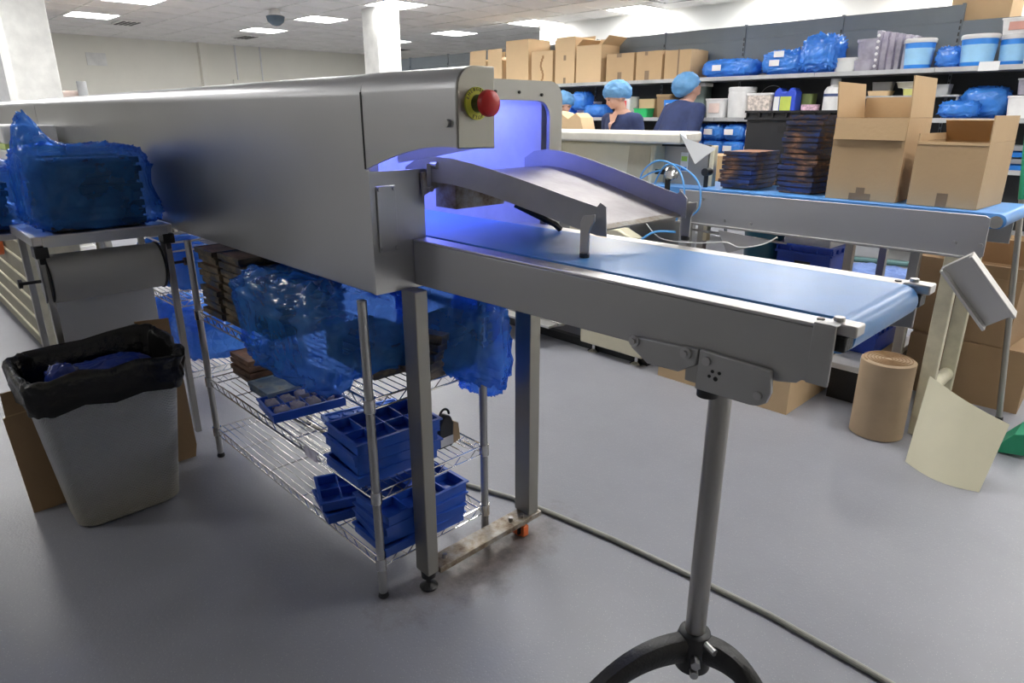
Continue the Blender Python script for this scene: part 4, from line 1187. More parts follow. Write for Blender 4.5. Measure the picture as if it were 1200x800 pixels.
for k, lab in ((0, 'white paper sheet hanging over the cream machine corner'),):
    solo('paper_sheet', MB().add([(-1.98, 3.14, 1.2655), (-1.92, 3.12, 1.235), (-1.74, 3.1, 1.195), (-1.85, 3.1, 1.115), (-2.05, 3.3, 1.2665)], [(0, 1, 3), (1, 2, 3), (0, 4, 1)]).add([(-1.98, 3.137, 1.2665), (-1.92, 3.117, 1.236), (-1.74, 3.097, 1.196), (-1.85, 3.097, 1.116), (-2.05, 3.3, 1.2675)], [(0, 3, 1), (1, 3, 2), (0, 1, 4)]), white_card, lab, 'paper')

# goods on the floor behind
def pail(name, lab, x, y, z, r, h, m, lid=None, band=None, group=None, cat='bucket', taper=.86, handle=False):
    t = thing(name, lab, cat, (x, y, z), 0, group)
    part('pail_body', MB().lathe([(r * taper, 0), (r * taper + .002, .004), (r * (taper + .1), h * .7), (r, h * .97), (r * .98, h), (r * .9, h)], (x, y, z), 26), m, t)
    if band:
        mt_, z0, z1 = band
        rr = lambda zz: r * (taper + (1 - taper) * zz) + .002
        part('label_band', MB().lathe([(rr(z0), h * z0), (rr(z1), h * z1)], (x, y, z), 26), mt_, t)
    if lid:
        part('lid', MB().lathe([(r * 1.03, h * .88), (r * 1.05, h * .9), (r * 1.05, h * 1.0), (r * 1.0, h * 1.03), (r * .3, h * 1.03)], (x, y, z), 26), lid, t)
    if handle:
        part('wire_handle', MB().tube([(x + r * 1.02 * math.cos(a), y, z + h * 1.0 + r * .9 * math.sin(a)) for a in [PI * k / 14 for k in range(15)]], .003, 6), zinc, t)
    return t
lw = thing('low_shelf_table', 'low white topped table on the floor beneath the blue belt end', 'table', (-1.15, 3.6, 0))
part('table_top', MB().box(-1.14, -.925, 3.28, 4.0, .17, .2), white_pl, lw, .004)
part('dark_plinth', MB().box(-1.12, -.94, 3.32, 3.96, 0, .17), black_metal, lw)
crate('plastic_crate', 'blue crate on the low white table under the belt end', -1.13, -.99, 3.5, 3.85, .203, .35, blue_crate_m, 'blue crates')
solo('offcut', MB().box(-.985, -.94, 3.5, 3.8, .202, .21), cardb_l, 'pale offcut of card lying on the low white table', 'card')
ct = thing('utility_stool', 'dark stand behind the belt holding a white box in blue crate', 'stand', (-1.55, 3.95, 0))
part('stand_top', MB().box(-2.0, -1.3, 3.72, 4.1, .36, .38), black_metal, ct)
part('stand_side', MB().box(-1.98, -1.95, 3.74, 4.08, 0, .36).v and MB().box(-1.98, -1.95, 3.74, 4.08, 0, .36), black_metal, ct)
part('stand_side', MB().box(-1.6, -1.57, 3.99, 4.08, 0, .36), black_metal, ct)
crate('plastic_crate', 'blue crate below the rear conveyor holding a white box', -1.66, -1.36, 3.76, 4.06, .382, .66, blue_crate_m, 'blue crates')
solo('white_box', MB().box(-1.64, -1.38, 3.785, 4.035, .4, .775), white_pl, 'plain white box standing in the blue crate under the conveyor', 'box', bevel=.006)
pail('round_bucket', 'dark teal bucket under the rear conveyor beside the white box', -1.8, 3.87, .382, .115, .32, teal_m, cat='bucket')
rgm = M('blue_rag_cotton', (.2, .3, .62), .85)
bag_thing('cleaning_rag', 'heap of pale blue rags on the floor behind the conveyor leg', 'rag', (-1.75, 6.15, .002), (.75, .4, .12), rgm, seed=51, amp=.5, nu=60, nv=30, freq=7)
solo('drain_hose', MB().tube([(-2.6, 6.35, .1), (-2.1, 6.42, .11), (-1.7, 6.46, .12), (-1.4, 6.5, .18)], .025, 10), M('green_grey_hose', (.1, .2, .2), .5), 'grey green hose lying across the floor behind the blue rags', 'hose')

# cartons, rolls and sheet at the lower right
carton('big brown carton on the floor under the conveyor end', .5, .5, .3, (-.66, 3.98, 0), R(3), {'-y': (-89, .25), '+y': (-89, .25), '-x': (-89, .2), '+x': (-89, .2)}, cardb_d)
carton('open brown carton stacked on the big carton under the conveyor', .44, .42, .32, (-.7, 3.96, .307), R(-4), {'-y': (5, .06), '+y': (-20, .14), '-x': (35, .2), '+x': (30, .16)}, cardb_d)
carton('brown carton with raised flap at the right edge of picture',   .34, .36, .48, (-.6, 4.53, .0), R(4), {'-y': (-70, .2), '+y': (10, .22), '-x': (-30, .18), '+x': (10, .18)}, cardb)
rl2 = thing('corrugated_roll', 'upright roll of brown corrugated card on the floor', 'roll', (-.8, 3.065, 0))
part('roll_body', MB().lathe([(.1, 0), (.108, .004), (.108, .345), (.1, .35)], (-.8, 3.065, 0), 36), M('kraft_roll', (.42, .31, .2), .8, 0, .1, 3), rl2)
spm = MB()
pts = []
for k in range(150):
    a = k * .28; r = .012 + .088 * k / 149
    pts.append((-.8 + r * math.cos(a), 3.065 + r * math.sin(a), .352))
spm.tube(pts, .0022, 5)
part('spiral_edge', spm, cardb_d, rl2)
sh = []
for i in range(9):
    u = i / 8; row = []
    for j in range(9):
        v = j / 8
        x = -.615 + .27 * u + .02 * v * 0; 
        bow = .05 * math.sin(u * PI) * (1 - .3 * v)
        top = .35 - .115 * u ** 1.1
        row.append((x - .02 * (1 - v) * 0 + .02 * u * v, 2.86 - bow - .06 * u * (1 - v) + .1 * v, top * v + .0015))
    sh.append(row)
solo('cream_sheet', MB().sheet(sh, .002), M('cream_card_sheet', (.74, .7, .52), .55, 0, .03), 'curled cream sheet leaning against the cream conveyor leg', 'sheet')
gt = thing('green_dustpan', 'small green plastic dustpan behind the curled cream sheet', 'dustpan', (-.36, 3.3, 0))
part('pan', MB().prism([(-.4, .0), (-.28, .02), (-.27, .12), (-.33, .1)], 'y', 3.22, 3.4), green_m, gt, .003)
pr_ = thing('leaning_broom_pole', 'grey pole with green upper handle leaning at the right edge', 'pole', (-.43, 3.56, 0))
part('lower_pole', MB().cyl((-.435, 3.57, .01), (-.565, 3.68, 1.0), .0125, n=14), steel_dull, pr_)
part('green_sleeve', MB().cyl((-.565, 3.68, 1.0), (-.61, 3.715, 1.33), .015, n=14), green_m, pr_)
part('rubber_tip', MB().cyl((-.434, 3.569, .0), (-.437, 3.572, .03), .016, n=12), black_plastic, pr_)
fb = carton('shallow brown carton on the floor behind the conveyor pole', .72, .5, .255, (-1.52, 3.2, 0), R(0), {'-y': (-89, .25), '+y': (-89, .25), '-x': (-90, .2), '+x': (-90, .2)}, cardb_l)

# ================================================================ BACK SHELVING
YB, YF = 7.2, 6.72
ST, SM, SL = 1.725, 1.325, .93
def shelving_bay(k, x0, top, lab):
    x1 = x0 + 1.0
    t = thing('shelving_bay', lab, 'shelving', ((x0 + x1) / 2, 6.95, 0), 0, 'grey shelving bays along the back wall')
    part('back_panel', MB().box(x0 + .012, x1 - .012, YB, YB + .02, ST + .02, top - .1365), panel_grey, t)
    part('back_panel', MB().box(x0 + .012, x1 - .012, YB, YB + .02, top - .135, top), panel_grey, t)
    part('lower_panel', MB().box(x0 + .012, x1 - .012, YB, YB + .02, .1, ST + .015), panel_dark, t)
    u = part('upright', MB().box(x1 - .011, x1 + .011, YB - .01, YB + .03, 0, top + .01), panel_grey, t)
    sl = MB()
    for q in range(int((top - .2) / .05)):
        z = .15 + q * .05; sl.box(x1 - .006, x1 + .006, YB - .0115, YB - .01, z, z + .03)
    o = part('slots', sl, black_metal, u); o['kind'] = 'stuff'
    for z in (ST, SM, SL, .4):
        s_ = part('shelf', MB().box(x0 + .002, x1 - .002, YF, YB - .012, z - .03, z), shelf_grey, t, .003)
        part('price_rail', MB().box(x0 + .002, x1 - .002, YF - .008, YF - .0005, z - .035, z + .002), shelf_grey, s_)
    return t
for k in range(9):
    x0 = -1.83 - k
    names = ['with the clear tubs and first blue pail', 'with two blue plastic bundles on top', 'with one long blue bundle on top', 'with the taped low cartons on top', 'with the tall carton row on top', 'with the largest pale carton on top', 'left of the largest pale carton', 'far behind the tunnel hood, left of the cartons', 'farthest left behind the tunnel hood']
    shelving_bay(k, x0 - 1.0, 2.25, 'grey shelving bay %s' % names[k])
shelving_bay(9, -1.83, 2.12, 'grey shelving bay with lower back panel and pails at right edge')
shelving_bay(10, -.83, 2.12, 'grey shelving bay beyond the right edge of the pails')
solo('shelf_notice', MB().box(-1.52, -1.38, YF - .012, YF - .009, ST - .04, ST + .03), white_card, 'small white card clipped on the shelf edge under the pails', 'card')
solo('long_carton', MB().box(-1.95, -1.5, 7.28, 7.7, 2.0, 2.33), cardb_l, 'pale carton top showing above the shelving panel near the right', 'box', bevel=.004)
tb = thing('rear_cupboard', 'plain white cupboard behind the shelving holding up a pale carton', 'cupboard', (-1.7, 7.5, 0))
part('body', MB().box(-2.1, -1.4, 7.26, 7.9, 0, 1.998), white_pl, tb)
part('door', MB().box(-2.09, -1.41, 7.25, 7.259, .05, 1.95), white_pl, tb)

# cartons on the top shelf
def shelf_carton(lab, x0, x1, h, flaps=None, m=cardb_l, d=.36, y=6.76, marks=None, tape=None):
    return carton(lab, x1 - x0, d, h, ((x0 + x1) / 2, y + d / 2, ST + .002), R(random.uniform(-2, 2)), flaps or {'-y': (-88, .15), '+y': (-88, .15), '-x': (-89, .1), '+x': (-89, .1)}, m, tape=tape)
c1 = shelf_carton('largest pale carton standing left of the stained carton', -7.05, -6.62, .56, m=cardb_l, d=.41)
c0 = shelf_carton('pale carton with raised flap left of the largest carton', -7.42, -7.13, .33, {'-y': (-2, .15), '+y': (10, .15), '-x': (-60, .1), '+x': (-60, .1)})
shelf_carton('half hidden pale carton with raised flap beside the stop button', -7.8, -7.45, .33, {'-y': (-4, .15), '+y': (8, .15), '-x': (-70, .1), '+x': (-70, .1)})
c2 = shelf_carton('pale carton with a brown stain down its front', -6.57, -6.2, .4, d=.3)
mb = MB()
_ = MB()
for k in range(9): _.box(.02 * math.sin(k * .9) - .012, .02 * math.sin(k * .9) + .016, -.1535, -.1505, .03 + k * .035, .068 + k * .035)
o = part('brown_stain', _, M('brown_stain_mark', (.36, .2, .09), .7), None); o.parent = c2
shelf_carton('narrow pale carton with tall flaps up, right of stained carton', -6.15, -5.83, .37, {'-y': (-3, .17), '+y': (12, .2), '-x': (8, .14), '+x': (4, .16)}, tape=[(-.02, .02, .27, .33), (-.02, .02, 0, .07)])
shelf_carton('wide pale open carton in the middle of the top shelf row', -5.8, -5.42, .42, {'-y': (-100, .02), '+y': (20, .1), '-x': (-50, .12), '+x': (50, .14)})
shelf_carton('low rounded carton with dark tape, left of the strapped one', -5.33, -4.93, .3, m=cardb, tape=[(-.03, .03, 0, .1), (-.05, .02, .26, .3)])
shelf_carton('low carton closed by folded flaps and dark tape', -4.9, -4.55, .3, m=cardb, tape=[(-.05, .01, 0, .1), (-.06, -.02, .26, .3)])
shelf_carton('low carton strapped with a black band at the row right end', -4.52, -4.2, .29, m=cardb, tape=[(.0, .02, 0, .3)])
for x0, x1, h in ((-8.3, -8.05, .25), (-8.6, -8.33, .24), (-8.95, -8.65, .24)):
    shelf_carton('small reddish carton seen just over the tunnel hood, %s' % ('right one' if x0 > -8.4 else ('middle one' if x0 > -8.7 else 'left one')), x0, x1, h, m=cardb)

# goods on the top shelf
def labelled_bag(lab, c, s, seed, labs=1, amp=.2, group=None):
    o = bag_thing('blue_bundle', lab, 'bag', c, s, film_solid, group, seed=seed, amp=amp, nu=52, nv=34, freq=5)
    for q in range(labs):
        bag_lab = MB().box(-.05, .05, -s[1] / 2 - .012, -s[1] / 2 - .01, s[2] * (.35 + .34 * q), s[2] * (.35 + .34 * q) + .055)
        bag_lab.v = [p + Vector((-s[0] * .14 + .04 * q, 0, 0)) for p in bag_lab.v]
        me_o = part('paper_label', MB().add(bag_lab.v, bag_lab.f), white_card, None)
        me_o.parent = o
    return o
labelled_bag('long blue bundle with a white label, left one on the top shelf', (-3.8, 6.93, ST + .002), (.62, .3, .18), 61)
labelled_bag('blue bundle with two white labels, middle of the top shelf', (-3.2, 6.93, ST + .002), (.46, .3, .23), 62, 2)
bag_thing('blue_bundle', 'bulging blue bag drooping over the shelf edge near the clear tubs', 'bag', (-2.83, 6.86, ST + .002), (.36, .36, .33), film_solid, seed=63, amp=.2, nu=60, nv=40, freq=5, flat=False)
bag_thing('blue_bundle', 'small blue bag squeezed between two blue pails', 'bag', (-1.78, 6.9, ST + .002), (.2, .22, .17), film_solid, seed=64, amp=.25, nu=40, nv=26, freq=5)
def tub(name, lab, cat, x, y, z, w, d, h, m, lidm=None, group=None, face=None):
    t = thing(name, lab, cat, (x, y, z), 0, group)
    mb = MB()
    def rr(hx, hy, r):
        out = []
        for (cx, cy, a0) in ((hx - r, hy - r, 0), (-hx + r, hy - r, 90), (-hx + r, -hy + r, 180), (hx - r, -hy + r, 270)):
            for k in range(5):
                a = R(a0 + 22.5 * k); out.append((x + cx + r * math.cos(a), y + cy + r * math.sin(a)))
        return out
    part('tub_body', loft([(rr(w / 2 * .88, d / 2 * .88, .02), z), (rr(w / 2, d / 2, .025), z + h * .93), (rr(w / 2 - .004, d / 2 - .004, .022), z + h * .93), (rr(w / 2 * .87, d / 2 * .87, .018), z + .006)]), m, t)
    if lidm:
        lp = rr(w / 2 + .006, d / 2 + .006, .028)
        part('lid', MB().prism(lp, 'z', z + h * .9, z + h), lidm, t, .003)
    if face:
        part('front_label', MB().box(x - w * .28, x + w * .28, y - d / 2 - .003, y - d / 2 - .001, z + h * .25, z + h * .75), face, t)
    return t
tub('clear_tub', 'low translucent tub right of the bulging blue bag', 'tub', -2.6, 6.88, ST + .002, .2, .2, .13, M('frosted_plastic', (.66, .67, .66), .4))
tub('clear_tub', 'large clear lidded tub behind the stacked clear trays', 'tub', -2.36, 6.98, ST + .002, .34, .3, .27, film_clear, film_clear)
tub('clear_tub', 'small clear tub in front of the large clear tub', 'tub', -2.43, 6.82, ST + .002, .16, .14, .1, film_clear)
pk = thing('clear_tray_pack', 'upright pack of clear moulded trays left of first blue pail', 'trays', (-2.2, 6.85, ST))
for k in range(6):
    tr_ = part('clear_tray', MB().box(-2.36 + k * .058, -2.322 + k * .058, 6.8, 7.05, ST + .003, ST + .33 - .012 * k), film_clear, pk, .004)
for k in range(6):
    part('tray_bump', MB().ell((-2.342, 6.797, ST + .04 + k * .05), .014, .006, .014, 10, 6), white_pl, pk)
pail('blue_pail', 'first blue pail with white lid, beside the clear trays', -2.02, 6.87, ST + .002, .12, .235, blue_pail, white_pl, (label_blue, .14, .7), 'sky blue pails')
pail('blue_pail', 'second blue pail with white lid, middle of the three', -1.58, 6.87, ST + .002, .13, .235, blue_pail, white_pl, (label_blue, .14, .7), 'sky blue pails')
pail('blue_pail', 'third blue pail partly behind a white tub at right edge', -1.33, 6.93, ST + .002, .12, .22, blue_pail, white_pl, (label_blue, .14, .7), 'sky blue pails')
tub('white_tub', 'white tub with red print standing on the third blue pail', 'tub', -1.33, 6.93, ST + .23, .24, .2, .12, white_pl, white_pl, face=M('red_print', (.6, .3, .25), .5))
tub('white_tub', 'white printed tub at the right edge of the top shelf', 'tub', -1.12, 6.82, ST + .002, .26, .22, .28, white_pl, white_pl, face=M('rose_print', (.7, .5, .45), .5))

# goods on the middle shelf
tub('white_tub', 'long white carton tub behind the blue bundles, left part', 'tub', -5.88, 7.0, SM + .002, .5, .2, .2, white_pl)
for (x, y, z, s, sd, lab) in ((-6.02, 6.85, SM, (.26, .24, .16), 71, 'blue bundle left end of the middle shelf by the tunnel frame'), (-5.76, 6.86, SM + .08, (.26, .24, .22), 72, 'dark blue raised bundle behind the pale bundle'), (-5.5, 6.85, SM, (.34, .26, .15), 73, 'pale blue bundle left of the first woman')):
    bag_thing('blue_bundle', lab, 'bag', (x, y, z + .002), s, film_solid, 'blue bundles on the middle shelf', seed=sd, amp=.18, nu=40, nv=26, freq=5)
tub('ribbon_box', 'white box with red ribbon between the two women', 'box', -5.1, 6.9, SM + .002, .22, .2, .25, white_pl, None, face=M('red_ribbon', (.7, .1, .1), .5))
tub('kraft_box', 'buff box behind the green tub', 'box', -4.86, 7.02, SM + .002, .24, .16, .22, cardb_l)
tub('green_tub', 'bright green tub on the middle shelf between the women', 'tub', -4.82, 6.85, SM + .002, .2, .16, .1, M('bright_green', (.03, .5, .15), .4), M('bright_green_lid', (.03, .45, .15), .4))
tub('brown_box', 'brown lidded box beside the green tub', 'box', -4.6, 7.0, SM + .002, .2, .2, .25, cardb_d, cardb)
tub('blue_packet', 'blue and white packet left of the second woman', 'packet', -4.42, 6.84, SM + .002, .2, .12, .2, blue_pail, face=white_card)
tub('glass_jar', 'grey green glass jar behind the second woman', 'jar', -4.2, 7.05, SM + .002, .18, .16, .36, M('grey_jar', (.2, .26, .24), .2), white_pl)
tub('kraft_box', 'small buff box right of the second woman', 'box', -3.97, 7.05, SM + .002, .18, .16, .2, cardb)
tub('white_tub', 'white lidded tub with printed label right of the second woman', 'tub', -3.86, 6.85, SM + .002, .22, .2, .19, white_pl, white_pl, face=M('pinkish_label', (.75, .6, .55), .5))
pail('white_pail', 'tall white lidded pail on the middle shelf', -3.62, 6.88, SM + .002, .135, .29, white_pl, white_pl, taper=.95)
pail('wire_handled_pail', 'dark pail with a wire handle behind the patterned tub', -3.38, 7.05, SM + .002, .125, .2, M('dark_pail', (.12, .1, .09), .5), None, handle=True)
tub('patterned_tub', 'patterned white tub right of the tall white pail', 'tub', -3.38, 6.85, SM + .002, .25, .2, .235, M('patterned_tub', (.62, .55, .5), .5, 0, .5, 30), white_pl)
bt = thing('blue_canister', 'blue canister with two shoulders and a green label', 'canister', (-3.12, 6.86, SM))
part('body', MB().prism([(-3.24, SM + .002), (-3.02, SM + .002), (-3.02, SM + .24), (-3.05, SM + .28), (-3.08, SM + .28), (-3.1, SM + .25), (-3.16, SM + .25), (-3.18, SM + .28), (-3.21, SM + .28), (-3.24, SM + .24)], 'y', 6.8, 6.94), M('royal_blue_can', (.03, .08, .6), .3), bt, .01)
part('label', MB().box(-3.17, -3.06, 6.796, 6.799, SM + .03, SM + .2), M('lime_label', (.5, .6, .1), .5), bt)
part('white_label', MB().box(-3.235, -3.18, 6.796, 6.799, SM + .03, SM + .2), white_card, bt)
tub('green_carton', 'dull green carton behind the blue canister', 'box', -2.97, 7.0, SM + .002, .12, .12, .24, M('dull_green', (.2, .26, .08), .6))
tub('pink_packet', 'small pink and white packet left of the white bottle', 'packet', -2.88, 6.84, SM + .002, .16, .1, .13, M('pink_print', (.6, .4, .5), .5, 0, .5, 40))
wb = thing('white_bottle', 'white bottle with a grey cap and blue printed band', 'bottle', (-2.68, 6.86, SM))
part('bottle_body', MB().lathe([(.085, 0), (.09, .01), (.09, .24), (.07, .275), (.04, .285), (.04, .295)], (-2.68, 6.86, SM + .002), 24), M('cloudy_bottle', (.7, .7, .7), .35), wb)
part('cap', MB().lathe([(.045, .296), (.045, .345), (.04, .35), (.01, .35)], (-2.68, 6.86, SM + .002), 20), shelf_grey, wb)
part('printed_band', MB().lathe([(.0915, .19), (.0915, .215)], (-2.68, 6.86, SM + .002), 24), M('navy_band', (.05, .08, .2), .5), wb)
# raised little shelf with flat tins at the right
rs_ = thing('inner_riser_shelf', 'thin raised shelf board behind the open carton with flat tins', 'shelf', (-2.1, 7.0, SM))
part('board', MB().box(-2.55, -1.65, 6.85, 7.15, 1.5, 1.515), shelf_grey, rs_)
for x in (-2.54, -1.67): part('bracket', MB().box(x, x + .01, 6.86, 7.15, SM, 1.5), shelf_grey, rs_)
tub('flat_tin', 'yellow and white flat tin on the raised board', 'tin', -2.03, 6.95, 1.517, .15, .14, .06, M('yellow_tin', (.6, .6, .2), .4), white_pl)
tub('flat_tin', 'wide pale tin lying on the yellow tin', 'tin', -2.04, 6.95, 1.58, .24, .16, .05, M('beige_tin', (.6, .56, .45), .4), white_pl)
tub('flat_tin', 'buff packet left of the tins on the raised board', 'packet', -2.3, 6.95, 1.517, .2, .14, .045, cardb_l)
tub('flat_tin', 'grey packet behind the buff packet on the raised board', 'packet', -2.32, 7.05, 1.564, .18, .1, .08, shelf_grey)
tub('flat_tin', 'grey tub at the right of the tins on the raised board', 'tub', -1.82, 6.95, 1.517, .16, .14, .09, shelf_grey)
bag_thing('blue_bundle', 'shiny pale blue bundle in front on the right middle shelf', 'bag', (-1.62, 6.84, SM + .002), (.3, .22, .14), film_solid, seed=81, amp=.3, nu=40, nv=26, freq=6)
bag_thing('blue_bundle', 'deep blue bundle behind the shiny one on right middle shelf', 'bag', (-1.48, 7.0, SM + .002), (.36, .26, .25), film_solid, seed=82, amp=.15, nu=40, nv=26, freq=5)
tub('white_tub', 'white lidded tub at the right end of the middle shelf', 'tub', -1.18, 6.87, SM + .002, .22, .2, .17, white_pl, white_pl)
tub('clear_tub', 'grey clear tub stacked on the right end white tub', 'tub', -1.16, 6.87, SM + .18, .18, .17, .12, film_clear, shelf_grey)

# goods on the lower shelf
for k in range(10):
    x = -4.1 + (k % 5) * .24; z = SL + .002 + (k // 5) * .165
    labelled_bag('white labelled blue bundle on the lower shelf, %s row, %s from the women' % ('upper' if k > 4 else 'lower', ORD[k % 5]), (x, 6.86, z), (.25, .24, .165), 90 + k, 1, .16, 'labelled blue bundles on the lower shelf')
for k in range(6):
    tub('dark_box', 'dark blue box in shade on the lower shelf, %s from the left' % ORD[k], 'box', -5.9 + k * .3, 6.9, SL + .002, .22, .2, .16, M('navy_card', (.02, .04, .18), .6) if k == 0 else bpy.data.materials['navy_card'], None, 'navy boxes on the lower shelf')
for k in range(4):
    tub('stationery_tray', 'grey and blue tray low on the shelf behind the pole, %s' % lvl(k, 4), 'tray', -1.1, 6.85, SL + .002 + k * .05, .4, .28, .04, shelf_grey if k % 2 else blue_pail, None, 'trays behind the broom pole')

# ================================================================ THINGS AT THE FAR LEFT BACK
for k, (x, y, lab) in enumerate(((-10.6, 1.6, 'grey shelving rack at the far left behind the column'),)):
    t = thing('far_shelving', lab, 'shelving', (x, y, 0))
    for q in (-.6, .6):
        part('end_panel', MB().box(x + q - .01, x + q + .01, y - .5, y + .15, 0, 2.1), shelf_grey, t)
    for z in (.5, 1.0, 1.45, 1.8): part('shelf', MB().box(x - .59, x + .59, y - .5, y + .15, z - .03, z), cardb_l if z == 1.45 else shelf_grey, t)
rp = random.Random(5)
for k in range(6):
    z = (1.002, 1.452, 1.802)[k % 3]
    tub('shelf_box', '%s on the far left shelving, %s shelf, %s one' % (('pink grey box', 'blue box')[k % 2], ('lower', 'middle', 'upper')[k % 3], 'front' if k < 3 else 'rear'), 'box', -10.3 - .45 * (k // 3), 1.4, z, .3, .25, .2, M('pinkish_box', (.5, .38, .36), .6) if k == 0 else (bpy.data.materials['pinkish_box'] if k % 2 == 0 else blue_pail))
fm = thing('far_machine', 'pinkish grey machine with wooden plank top right of the left column', 'machine', (-9.6, 2.3, 0))
part('body', MB().box(-10.0, -9.3, 1.9, 2.7, 0, 1.35), shelf_grey, fm, .02)
part('upper_head', MB().box(-9.95, -9.45, 1.9, 2.25, 1.35, 1.62), M('pinkish_enamel', (.62, .5, .45), .5), fm, .03)
part('spout', MB().cyl((-9.4, 2.2, 1.5), (-9.4, 2.2, 1.72), .05, n=12), shelf_grey, fm)
part('plank', MB().box(-9.9, -9.6, 2.3, 3.2, 1.5, 1.58), cardb_l, fm)
part('plank_support', MB().box(-9.8, -9.75, 2.71, 2.75, 0, 1.5).box(-9.8, -9.75, 3.1, 3.14, 0, 1.5), shelf_grey, fm)
hr = thing('handrail_frame', 'thin bent metal rail standing beyond the tunnel top', 'rail', (-9.6, 3.6, 0))
part('rail', MB().tube([(-9.8, 3.25, 0), (-9.8, 3.25, 1.6), (-9.8, 3.32, 1.66), (-9.8, 3.9, 1.66), (-9.8, 3.98, 1.6), (-9.8, 3.98, 0)], .018, 8), zinc, hr)
part('rail', MB().tube([(-9.4, 3.3, 0), (-9.4, 3.3, 1.55), (-9.4, 3.36, 1.6), (-9.4, 3.7, 1.6), (-9.4, 3.76, 1.55), (-9.4, 3.76, 0)], .016, 8), zinc, hr)
wp = thing('wall_conduit', 'thin conduit with a switch box on the far cream wall', 'conduit', (XW0 + .03, 5.9, 1.6))
part('pipe', MB().cyl((XW0 + .02, 5.9, 2.0), (XW0 + .02, 5.9, ZC), .015, n=8).cyl((XW0 + .02, 6.4, 2.0), (XW0 + .02, 6.4, ZC), .015, n=8), white_pl, wp)
part('switch_box', MB().box(XW0 + .001, XW0 + .05, 5.8, 6.5, 1.75, 2.0), wall_m, wp)
solo('wall_panel', MB().box(XW0 + .001, XW0 + .02, 3.35, 3.65, 2.15, 2.35), white_paint, 'small pale panel high on the far cream wall', 'panel')

